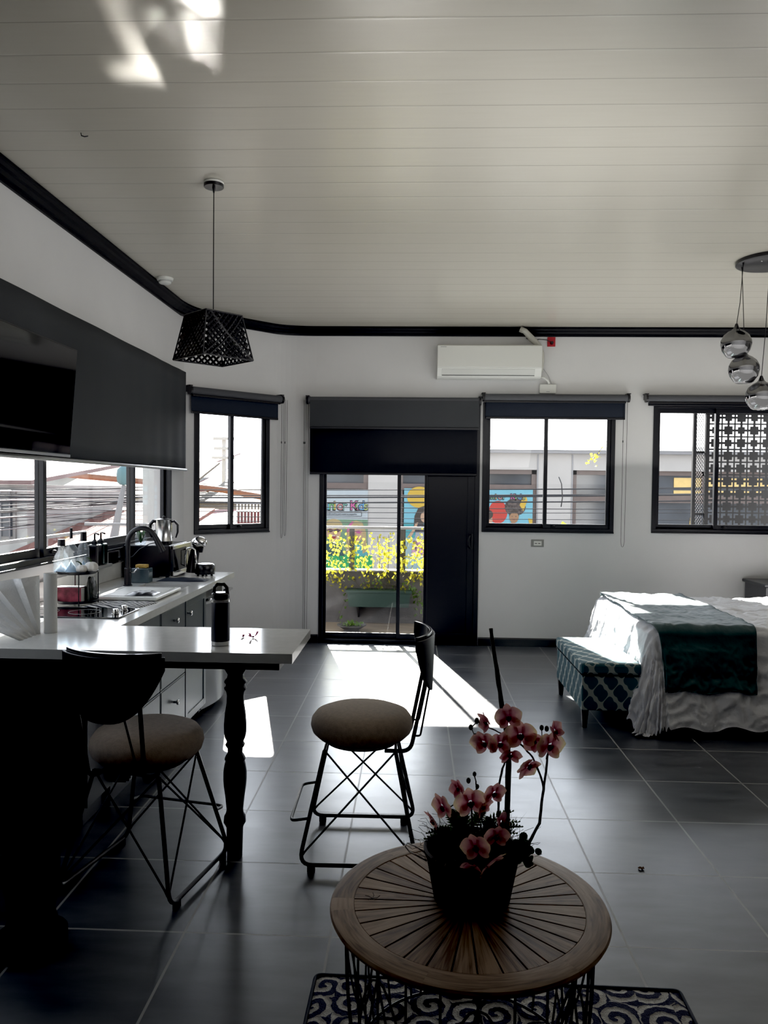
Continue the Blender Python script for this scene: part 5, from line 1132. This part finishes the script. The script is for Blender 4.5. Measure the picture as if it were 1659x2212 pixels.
for k, o in enumerate(op_):
    fr_ = MB(); x0, x1, z0, z1 = o
    fr_.box(x0, x0+.10, YF+.05, YF+.15, z0, z1); fr_.box(x1-.10, x1, YF+.05, YF+.15, z0, z1); fr_.box(x0, x1, YF+.05, YF+.15, z1-.09, z1); fr_.box(x0, x1, YF+.04, YF+.15, 1.50, 1.62) if k < 2 else fr_.box(x0, x1, YF+.04, YF+.15, 1.28, 1.44)
    if k == 3:
        fr_.box(5.9, 5.97, YF+.05, YF+.15, 1.44, 1.93)
    wo = B(fr_, 'window_frame', 'brown', fc); B(MB().box(x0+.1, x1-.1, YF+.12, YF+.14, z0, z1-.09), 'pane', 'dkglass', wo)
    if k == 3: B(MB().box(5.35, 7.5, YF+.10, YF+.118, 1.60, 1.80), 'bright_patch', 'amber', wo); B(MB().box(5.35, 7.5, YF+.10, YF+.118, 1.46, 1.54), 'bright_patch', 'amber', wo); B(MB().prism([(5.33, .25), (5.85, .25), (5.85, .55), (5.70, .98), (5.66, .55), (5.33, .48)], 0, .02, Ry((0, YF+.10, 0), 0)), 'sun_reflection', 'amber', wo)  # amber pieces paint yellow reflections onto the dark pane
    if k == 2: B(MB().box(3.36, 4.3, YF+.10, YF+.118, .22, .80), 'bright_patch', 'fac', wo); B(MB().box(3.82, 3.86, YF+.09, YF+.10, .22, .80), 'glazing_bar', 'brown', wo)
PM = {}
def pm(name, col):
    if name not in PM: PM[name] = MAT('print_'+name, tuple(c*.62 for c in col), .6, var=.04, vs=5)
    return PM[name]
def flat(parent, name, pts, mat, d):
    return B(MB().prism(pts, -.0008, .0008, Ry((0, YF-.02-d, 0), 0)), name, mat, parent)
def disc(cx, cz, rx, rz, n=28, a0=0, a1=2*PI, wob=0, seed=0): return [(cx+rx*math.cos(a0+(a1-a0)*i/n)*(1+wob*math.sin(i*2.7+seed)), cz+rz*math.sin(a0+(a1-a0)*i/n)*(1+wob*math.cos(i*3.3+seed))) for i in range(n)]
def words(parent, txt, x, z, size, mat, d, shear=0, name='lettering', sx=1, off=.0):
    c = bpy.data.curves.new(name, 'FONT'); c.body = txt; c.size = size; c.shear = shear; c.extrude = .0006; c.align_x = 'LEFT'; c.space_character = sx; c.offset = off
    o = bpy.data.objects.new(name, c); COL.objects.link(o); o.parent = parent; c.materials.append(mat)
    bpy.context.view_layer.update(); me = bpy.data.meshes.new_from_object(o.evaluated_get(bpy.context.evaluated_depsgraph_get())); bpy.data.objects.remove(o)
    o = bpy.data.objects.new(name, me); COL.objects.link(o); o.parent = parent
    o.location = Vector((x, YF-.02-d, z))-root_loc(parent); o.rotation_euler = (PI/2, 0, 0); return o
skin, skin2, blond, brownh = pm('skin', (.62, .40, .27)), pm('tan_skin', (.42, .24, .13)), pm('blond', (.52, .40, .20)), pm('brown_hair', (.06, .045, .035))
# first poster
p1 = thing('shop_poster', 'window poster of two laughing children in sunglasses under colourful lettering', 'poster', (-1.8, YF-.02, -.25), 'children posters on the facade opposite')
flat(p1, 'board', [(-2.6, -.26), (-.95, -.26), (-.95, 1.47), (-2.6, 1.47)], pm('pale_blue', (.55, .62, .66)), 0)
flat(p1, 'photo_background', [(-2.6, .10), (-.95, .10), (-.95, .86), (-2.6, .86)], pm('garden_green', (.20, .34, .22)), .003)
flat(p1, 'green_band', [(-2.6, -.26), (-.85, -.26), (-.85, .12), (-2.6, .12)], pm('bright_green', (.03, .42, .14)), .004)
letters = 'Junior Kids'; cols = ((.75, .15, .35), (.15, .45, .6), (.2, .5, .2), (.75, .5, .1), (.7, .3, .3), (.2, .5, .4), 0, (.75, .15, .4), (.3, .55, .15), (.15, .4, .7), (.5, .6, .2))
xx = -1.98
for i, ch in enumerate(letters):
    if ch != ' ':
        words(p1, ch, xx-.01, 1.05, .29, pm('outline', (.05, .05, .06)), .005, off=.012); words(p1, ch, xx, 1.06, .27, pm('letter%d' % i, cols[i]), .008)
    xx += .07 if ch in 'i' else (.06 if ch == ' ' else .105)
for a, b_ in (((-1.90, .93), (-1.08, .93)), ((-1.90, 1.02), (-1.08, 1.02))): flat(p1, 'caption_border', [(a[0], a[1]-.005), (b_[0], b_[1]-.005), (b_[0], b_[1]+.005), (a[0], a[1]+.005)], pm('outline', 0), .006)
for x in (-1.90, -1.08): flat(p1, 'caption_border', [(x-.005, .93), (x+.005, .93), (x+.005, 1.02), (x-.005, 1.02)], pm('outline', 0), .006)
words(p1, 'Grandes sueños para nuestros pequeños', -1.87, .955, .055, pm('outline', 0), .006, shear=.35, sx=.78)
def kid(par, cx, cz, r, hair, sk, hairpts, glasses, gl_col, smile=True, d=.006):
    for hp in hairpts: flat(par, 'hair', hp, hair, d)
    flat(par, 'face', disc(cx, cz, r*.72, r), sk, d+.003)
    flat(par, 'fringe', [(cx+r*.74*math.cos(a*PI/12), cz+r*(1.05*math.sin(a*PI/12))) for a in range(13)]+[(cx-r*.4, cz+r*.5), (cx+r*.1, cz+r*.62), (cx+r*.5, cz+r*.5)], hair, d+.004)
    if glasses:
        for s in (-1, 1): flat(par, 'sunglasses', disc(cx+s*r*.33, cz+r*.12, r*.27, r*.17), gl_col, d+.006)
        flat(par, 'sunglasses', [(cx-r*.7, cz+r*.15), (cx+r*.7, cz+r*.15), (cx+r*.7, cz+r*.22), (cx-r*.7, cz+r*.22)], gl_col, d+.0065)
    else:
        for s in (-1, 1): flat(par, 'eye', disc(cx+s*r*.28, cz+r*.02, r*.09, r*.05), brownh, d+.006)
    flat(par, 'nose', [(cx-r*.1, cz-r*.18), (cx+r*.1, cz-r*.18), (cx, cz+r*.05)], pm('skin_shade', (.5, .28, .18)), d+.006)
    if smile: flat(par, 'mouth', disc(cx, cz-r*.5, r*.24, r*.2), pm('mouth', (.35, .05, .05)), d+.006); flat(par, 'teeth', [(cx-r*.18, cz-r*.42), (cx+r*.18, cz-r*.42), (cx+r*.13, cz-r*.34), (cx-r*.13, cz-r*.34)], pm('teeth', (.8, .8, .76)), d+.008)
    else: flat(par, 'mouth', disc(cx, cz-r*.5, r*.15, r*.04), pm('mouth', 0), d+.006)
flat(p1, 'shirt', [(-1.95, .10), (-1.88, .32), (-1.70, .36), (-1.52, .34), (-1.42, .10)], pm('dark_teal', (.04, .10, .11)), .0055)
flat(p1, 'shirt', [(-1.38, .10), (-1.32, .30), (-1.10, .36), (-.96, .28), (-.95, .10)], pm('turquoise', (.10, .42, .45)), .0055)
kid(p1, -1.66, .60, .215, blond, skin, [disc(-1.66, .72, .19, .15)], True, pm('dark_lens', (.10, .03, .03)))
kid(p1, -1.20, .58, .205, blond, skin, [[(-1.40, .16), (-1.38, .62), (-1.30, .80), (-1.20, .84), (-1.06, .80), (-.98, .60), (-.96, .2), (-1.05, .15), (-1.08, .5), (-1.32, .5), (-1.33, .2)]], True, pm('pink_rim', (.55, .12, .30)))
flat(p1, 'headband', [(-1.39, .60), (-1.35, .74), (-1.27, .83), (-1.24, .80), (-1.31, .72), (-1.35, .60)], pm('pink', (.7, .15, .35)), .014)
# second poster: girl, balloons, boy
p2 = thing('shop_poster', 'sky blue poster with girl, red balloon and curly haired child across the street', 'poster', (1.1, YF-.02, -.25), 'children posters on the facade opposite')
flat(p2, 'board', [(-.20, -.26), (2.45, -.26), (2.45, 1.52), (-.20, 1.52)], pm('sky_blue', (.22, .55, .68)), 0)
flat(p2, 'sea_band', [(-.20, .50), (2.45, .40), (2.45, .72), (-.20, .82)], pm('sea', (.08, .38, .42)), .003); flat(p2, 'sand_band', [(-.20, -.26), (2.45, -.26), (2.45, .42), (-.20, .50)], pm('pale_sand', (.36, .52, .55)), .003)
flat(p2, 'balloon', disc(.12, 1.34, .26, .22), pm('yellow', (.72, .48, .06)), .005)
flat(p2, 'girl_hair', [(.0, .62), (.02, .95), (.10, 1.12), (.22, 1.16), (.32, 1.06), (.33, .95), (.24, .9), (.2, .75), (.1, .68)], brownh, .006)
flat(p2, 'girl_face', disc(.24, .93, .095, .115), skin, .009); flat(p2, 'girl_eye', disc(.285, .945, .012, .008), brownh, .012)
flat(p2, 'girl_arm', [(-.13, .50), (-.02, .66), (.04, .80), (.10, .82), (.06, .70), (-.04, .52)], skin, .010); flat(p2, 'girl_arm', [(.28, .72), (.44, .70), (.44, .64), (.28, .63)], skin, .010)
flat(p2, 'girl_dress', [(.03, .62), (.10, .80), (.18, .76), (.27, .80), (.30, .62)], pm('charcoal', (.05, .05, .06)), .011)
flat(p2, 'girl_dress', [(.05, .62), (.30, .62), (.36, .30), (.0, .30)], pm('grey_cloth', (.40, .42, .46)), .011)
flat(p2, 'girl_skirt', [(.0, .44), (.36, .44), (.36, .18), (-.04, .12)], MAT('floral_print', (.35, .20, .28), .7, var=.9, vs=14), .012)
flat(p2, 'girl_leg', [(.20, .18), (.30, .18), (.27, -.12), (.20, -.12)], skin, .011); flat(p2, 'shoe', [(.18, -.10), (.28, -.12), (.40, -.21), (.22, -.20)], pm('charcoal', 0), .012)
xx = .24
for i, ch in enumerate('Junior Kids'*2):
    if ch != ' ': words(p2, ch, xx, 1.34, .17, pm('letter%d' % (i % 11), cols[i % 11] or (.5, .2, .2)), .012, off=.006)
    xx += .055 if ch == 'i' else .098
    if xx > 1.18: break
xx = 1.40
for i, ch in enumerate('Junior Kids'):
    if ch != ' ': words(p2, ch, xx-.006, 1.315, .165, pm('outline', 0), .011, off=.012); words(p2, ch, xx, 1.32, .155, pm('letter%d' % i, 0), .014)
    xx += .06 if ch == 'i' else (.07 if ch == ' ' else .092)
flat(p2, 'star', [(2.18, 1.20), (2.25, 1.38), (2.3, 1.42), (2.34, 1.3), (2.26, 1.08)], pm('yellow', 0), .009)
flat(p2, 'balloon', disc(1.74, 1.05, .195, .235), pm('red_balloon', (.62, .06, .04)), .006); flat(p2, 'balloon_string', [(1.755, .3), (1.765, .3), (1.745, .72), (1.735, .72)], pm('teeth', 0), .006)
flat(p2, 'orange_shape', [(2.36, .93), (2.45, .92), (2.45, .66), (2.41, .72)], pm('yellow', 0), .006)
flat(p2, 'curly_hair', disc(2.09, 1.16, .215, .18, 40, wob=.05, seed=1), MAT('curly_hair_print', (.07, .055, .05), .7, var=.8, vs=22), .0065)
flat(p2, 'striped_vest', [(1.84, .42), (1.90, .74), (2.06, .81), (2.22, .76), (2.30, .42)], stripe_mat('vest_stripes', 0, .10, (.60, .66, .68), (.25, .32, .38), .3), .008)
flat(p2, 'arm', [(2.22, .42), (2.24, .60), (2.30, .58), (2.34, .42)], skin2, .009)
kid(p2, 2.07, .965, .135, brownh, skin2, [], False, None, False, .009); flat(p2, 'hand', disc(2.05, .80, .05, .06), skin2, .018)
flat(p2, 'boy_face', disc(1.50, .88, .13, .17), skin, .0065); flat(p2, 'boy_hair', disc(1.50, 1.00, .14, .11), brownh, .009); flat(p2, 'boy_shirt', [(1.36, .42), (1.40, .66), (1.52, .70), (1.66, .58), (1.72, .42)], stripe_mat('boy_stripes', 0, .05, (.65, .6, .6), (.4, .25, .25), .4), .008)
# lime leaf plant and blossoms near window
lf_ = at(1228, 1140, 8.5); lp2 = thing('potted_banana', 'single bright lime leaf poking above the sill outside the window', 'plant', (lf_.x, 8.5, .3))
m_ = MB(); m_.grid(lambda u, v: (lf_.x-.08+.17*u+.09*(1-u)*v*0, 8.5+.02*math.sin(v*3), lf_.z-.03+(.10*(1-u)**1.2+.01)*v*(1 if u > .05 else .7)), 12, 4); B(m_, 'leaf_blade', MAT('lime_leaf', (.35, .55, .02), .4, emit=.0, bump=.1), lp2, smooth=True)
B(MB().tube([(lf_.x, 8.5, .35), (lf_.x, 8.5, lf_.z-.02)], .01, 8), 'stem', 'fern', lp2)
B(MB().lathe([(0, 0), (.09, 0), (.11, .34), (0, .34)], 24, (lf_.x, 8.5, .0)), 'pot', 'conc', lp2)
bw_ = at(1283, 990, 9.6); bl_ = MB(); random.seed(4)
for i in range(26): leaf(bl_, bw_+Vector((random.gauss(0, .04), random.gauss(0, .03), random.gauss(0, .035))), .035)
for i in range(9): leaf(bl_, bw_+Vector((.02*i+.03, 0, .03*i+.04)), .022)
fl_ = thing('vine_spray', 'small yellow-green vine spray hanging in the air outside the window', 'plant', bw_); B(bl_, 'foliage', 'vine', fl_)
B(MB().tube([bw_, bw_+Vector((.12, 0, .16)), bw_+Vector((.28, -.2, .5)), bw_+Vector((.35, -.3, 1.2))], .003, 5), 'stem', 'stem', fl_)
# cables along the front street
random.seed(5)
def cable(i, za, zb, Y, r, sag=.12, x0=-14, x1=14, col='cable'):
    pts = []
    for k in range(25):
        t = k/24; pts.append((x0+(x1-x0)*t, Y+.15*math.sin(t*3+i), za+(zb-za)*t-sag*math.sin(PI*t)*1.0))
    return B(MB().tube(pts, r, 6), 'power_cable', col, smooth=True)
for i, (za, zb, r) in enumerate(((1.28, 1.72, .010), (1.22, 1.60, .014), (1.15, 1.62, .022), (1.10, 1.50, .018), (1.16, 1.26, .010), (1.02, 1.24, .009), (.98, 1.08, .008), (.92, .98, .008), (1.34, 1.66, .008), (.84, .80, .007))):
    tag(cable(i, za+.12, zb+.12, 12.2+.04*i, r*.62), 'one of the dark power cables strung across the front street', 'power cable', 'power cables across the front street')
tag(B(MB().tube([at(1207, 1030, 12), at(1213, 1045, 12), at(1215, 1075, 12), at(1212, 1095, 12)], .008, 6), 'dangling_wire', 'plastic_b', smooth=True), 'short loose wire dangling down from the power cables in front of the pale wall', 'wire')
for i in range(13):
    z = 1.50-.05*i+.02*math.sin(i*2); xo = -6.4-.03*i; r = (.009, .014, .006, .010)[i % 4]
    pts = [(xo-.6*math.sin(PI*k/24)*.2, 2+22*k/24, z+.06*math.sin(i)-.10*math.sin(PI*k/24)+(.15 if i % 3 else -.1)*(k/24-.5)) for k in range(25)]
    tag(B(MB().tube(pts, r, 6), 'power_cable', 'cable' if i % 3 else 'railw', smooth=True), 'one of the bundled cables running level outside the long kitchen window', 'power cable', 'power cables outside the kitchen window')
# ---------------------------------------------------------------- houses on the side street
def quad(name, pts, mat, parent, th=.06):
    P_ = [at(*p) for p in pts]; mb = MB(); mb.face(P_); return B(mb, name, mat, parent, solid=th)
rc = stripe_mat('salmon_corrugated_roof', 0, .30, (.16, .055, .04), (.22, .10, .08), .35, skew=.4); rr_ = MAT('red_tin_roof', (.15, .035, .035), .6, var=.25, vs=2); cr_ = stripe_mat('cream_corrugated_roof', 0, .5, (.13, .11, .085), (.17, .15, .12), .2, skew=.5)
pk = MAT('pale_pink_roof', (.19, .125, .12), .6, var=.15, vs=1); yl = MAT('cream_yellow_wall', (.40, .34, .21), .8, var=.08, vs=2); ww = MAT('white_house_wall', (.42, .42, .41), .8, var=.06, vs=2); org = MAT('orange_ridge', (.22, .10, .055), .6, var=.1)
gw = MAT('grey_house_wall', (.26, .25, .24), .8, var=.1, vs=2)
def houseblock(name, label, x0, x1, y0, y1, z1, mat, wins=(), roof=None, cat='house'):
    h_ = thing(name, label, cat, ((x0+x1)/2, (y0+y1)/2, -3.6)); B(MB().box(x0, x1, y0, y1, -3.6, z1), 'walls', mat, h_)
    for (a, b_, c, d) in wins:
        w_ = B(MB().box(a, b_, y0-.05, y0+.02, c, d), 'window', gw, h_); B(MB().box(a+.05, b_-.05, y0-.06, y0-.051, c+.05, d-.05), 'pane', 'dkglass', w_)
        bars = MB()
        for k in range(9): bars.tube([(a+(b_-a)*(k+.5)/9, y0-.09, c), (a+(b_-a)*(k+.5)/9, y0-.09, d)], .012, 5)
        B(bars, 'window_bars', 'railw', w_)
    if roof:
        zr, m_, ov = roof; r_ = MB(); r_.prism([(y0-ov, z1+.01), (y1+ov, zr), (y1+ov, zr+.08), (y0-ov, z1+.09)], x0-ov, x1+ov, Matrix(((0, 0, 1, 0), (1, 0, 0, 0), (0, 1, 0, 0), (0, 0, 0, 1)))); B(r_, 'roof', m_, h_)
    return h_
houseblock('house', 'white walled house with a barred window next to the kitchen window post', -13.0, -7.15, 14, 19, 1.50, ww, [(-8.9, -7.35, .50, 1.28), (-8.9, -7.35, 1.32, 1.42)], (2.05, pk, .15))
houseblock('house', 'cream-yellow house with two dark windows and wavy tin roof seen over the cables', -10.6, -7.1, 22.5, 27, 1.15, yl, [(-9.9, -9.1, .62, 1.02), (-8.5, -7.6, .62, 1.02)], (2.3, cr_, .2))
houseblock('house', 'low house with broad salmon corrugated roof just outside the kitchen window', -6.9, -4.75, 10.5, 17.8, -.12, gw, [], (.92, rc, .1))
houseblock('house', 'low house with dark red tin roof beside the barred white house', -9.6, -7.1, 20.2, 21.9, .60, gw, [], (.95, rr_, .15))
houseblock('house', 'long pale pink roofed building furthest off along the side street', -26, -9.3, 30, 40, 1.9, ww, [], (3.2, pk, .2))
houseblock('house', 'distant red roofed building seen through the angled corner window', -8.8, -4.7, 30, 38, 1.30, gw, [], (2.5, rr_, .15))
houseblock('house', 'cream roofed building under the orange ridge seen through the corner window', -6.75, -4.0, 24.2, 28.5, .95, gw, [], (1.75, cr_, .15))
houseblock('house', 'low maroon roofed shed at the foot of the corner window view', -6.6, -3.6, 18.4, 21.0, .20, yl, [], (.80, rr_, .1))
tag(B(MB().tube([at(-60, 1008, 20), at(100, 1021, 20.5), at(370, 1045, 21.5), at(480, 1058, 21.8), at(590, 1078, 22)], .085, 8), 'roof_ridge', org, smooth=True), 'long orange-brown ridge beam crossing behind both corner windows', 'roof ridge')
tag(B(MB().box(-4.13, -3.77, 11.6, 11.95, -3.6, 3.2), 'building_column', ww), 'plain white column of the neighbouring building behind the kettle', 'column')
# utility pole, street lamp
up_ = thing('utility_pole', 'thin grey utility pole with three crossbars against the bright sky', 'utility pole', at(485, 1090, 29.2)); q0 = at(484, 990, 29.2); zt_ = at(486, 944, 29.2).z
GP = MAT('sun_bleached_pole', (.45, .44, .43), .7, bump=.1)
B(MB().tube([(q0.x, 29.2, -3.6), (q0.x, 29.2, zt_)], .085, 8), 'shaft', GP, up_)
for z, w_ in ((948, .40), (969, .36), (989, .45)):
    zz = at(485, z, 29.2).z; B(MB().box(q0.x-w_, q0.x+w_, 29.06, 29.12, zz-.05, zz+.05), 'crossbar', GP, up_)
sl_ = thing('street_lamp', 'leaning street lamp with a pale teal lantern outside the kitchen window', 'street lamp', (-4.4, 11.4, -3.6)); a = at(243, 1180, 11.4); b_ = at(262, 1075, 11.4); c = at(268, 1048, 11.4)
B(MB().tube([(a.x-.15, 11.4, -3.6), tuple(a), tuple(b_), tuple(c)], [.08, .07, .04, .03], 10), 'pole', 'railw', sl_, smooth='auto')
B(MB().lathe([(0, -.11), (.06, -.105), (.10, -.06), (.11, .04), (.10, .12), (.06, .16), (.035, .18), (0, .18)], 24, tuple(at(268, 1032, 11.4))), 'lantern', MAT('teal_lantern', (.10, .20, .22), .35), sl_, smooth='auto')
# little balcony with white bars seen through the corner window
lb = thing('neighbour_balcony', 'small balcony with white bars over maroon panels below the orange ridge', 'balcony', at(548, 1135, 17)); b0, b1 = at(512, 1128, 17), at(583, 1122, 17); zt0 = at(540, 1087, 17).z; zm = at(540, 1106, 17).z
B(MB().box(b0.x, b1.x, 17.0, 17.06, b0.z-.3, zm), 'panel', rr_, lb); B(MB().box(b0.x-.05, b1.x+.05, 16.97, 17.03, zt0-.02, zt0+.02), 'top_rail', 'railw', lb)
bb_ = MB()
for k in range(11): x = b0.x+(b1.x-b0.x)*k/10; bb_.box(x-.012, x+.012, 16.98, 17.02, b0.z, zt0)
B(bb_, 'bars', 'plastic_w', lb)
# razor wire & hedge below the kitchen window
rw = MB(); n = 420
rw.tube([(-4.05+.09*math.cos(i*.9), 7.2+4.1*i/n, .72+.10*math.sin(i*.9)) for i in range(n)], .006, 4); tag(B(rw, 'razor_wire', 'railw', smooth=True), 'coil of razor wire along the wall outside the kitchen window', 'razor wire')
struct(MB().box(-4.25, -4.1, 6.5, 16, -3.6, .60), 'wall_boundary', 'fac')
# ---------------------------------------------------------------- light
w = bpy.data.worlds.new('sky'); SC.world = w; w.use_nodes = True; N, L = w.node_tree.nodes, w.node_tree.links; bg = N['Background']
g = N.new('ShaderNodeTexCoord'); s = N.new('ShaderNodeSeparateXYZ'); L.new(g.outputs['Generated'], s.inputs[0]); r = N.new('ShaderNodeValToRGB')
r.color_ramp.elements[0].position = .45; r.color_ramp.elements[0].color = (.95, .97, 1, 1); r.color_ramp.elements[1].position = 1; r.color_ramp.elements[1].color = (.72, .84, 1, 1)
L.new(math_node(N, L, 'MULTIPLY_ADD', s.outputs[2], .5, .5), r.inputs[0]); 
dt = N.new('ShaderNodeVectorMath'); dt.operation = 'DOT_PRODUCT'; L.new(g.outputs['Generated'], dt.inputs[0]); dt.inputs[1].default_value = Vector((-.1, 1, .30)).normalized()
gl_ = math_node(N, L, 'POWER', math_node(N, L, 'MAXIMUM', dt.outputs['Value'], 0), 9)
L.new(r.outputs[0], bg.inputs[0]); L.new(math_node(N, L, 'MULTIPLY_ADD', gl_, 9, 2.2), bg.inputs[1])
def lamp(name, kind, loc, energy, color=(1, 1, 1), size=(1, 1), direction=None, **k):
    l = bpy.data.lights.new(name, kind); l.energy = energy; l.color = color
    if kind == 'AREA': l.shape = 'RECTANGLE'; l.size, l.size_y = size
    o = bpy.data.objects.new(name, l); COL.objects.link(o); o.location = loc
    if direction: o.rotation_euler = Vector(direction).to_track_quat('-Z', 'Y').to_euler()
    for a, v in k.items(): setattr(l, a, v)
    return o
sun = lamp('sun', 'SUN', (4, 20, 10), 42, (1, .96, .88), direction=(.222, -1, -.655)); sun.data.angle = .012
lamp('ceiling_bounce', 'AREA', (2.1, 5.0, 1.75), 44, (1, .98, .93), (4.8, 4.8), (0, .0, 1))
rfl = lamp('room_fill', 'AREA', (1.0, 4.3, 2.2), 6, (1, .99, .97), (4.6, 1.2), (0, 1, -.12)); rfl.data.spread = math.radians(130)
wf2 = lamp('side_fill', 'AREA', (1.2, 2.6, 2.25), 9, (1, .985, .97), (1.8, .8), (-.75, .66, .22)); wf2.data.spread = math.radians(100)
glint = lamp('worktop_glint', 'AREA', (-1.56, 5.42, .93), 1.5, (1, .97, .9), (.46, .56), (.66, -2.98, 2.17)); glint.data.spread = math.radians(2)
SC.view_settings.view_transform = 'Standard'; SC.view_settings.look = 'None'; SC.view_settings.exposure = 0
SC.view_settings.use_curve_mapping = True; SC.view_settings.curve_mapping.black_level = (.010, .010, .009); SC.view_settings.curve_mapping.update()
SC.cycles.max_bounces = 8; SC.cycles.diffuse_bounces = 4; SC.cycles.glossy_bounces = 4; SC.cycles.transparent_max_bounces = 16
SC.cycles.sample_clamp_indirect = 6; SC.cycles.caustics_reflective = False; SC.cycles.caustics_refractive = False; SC.cycles.use_denoising = True
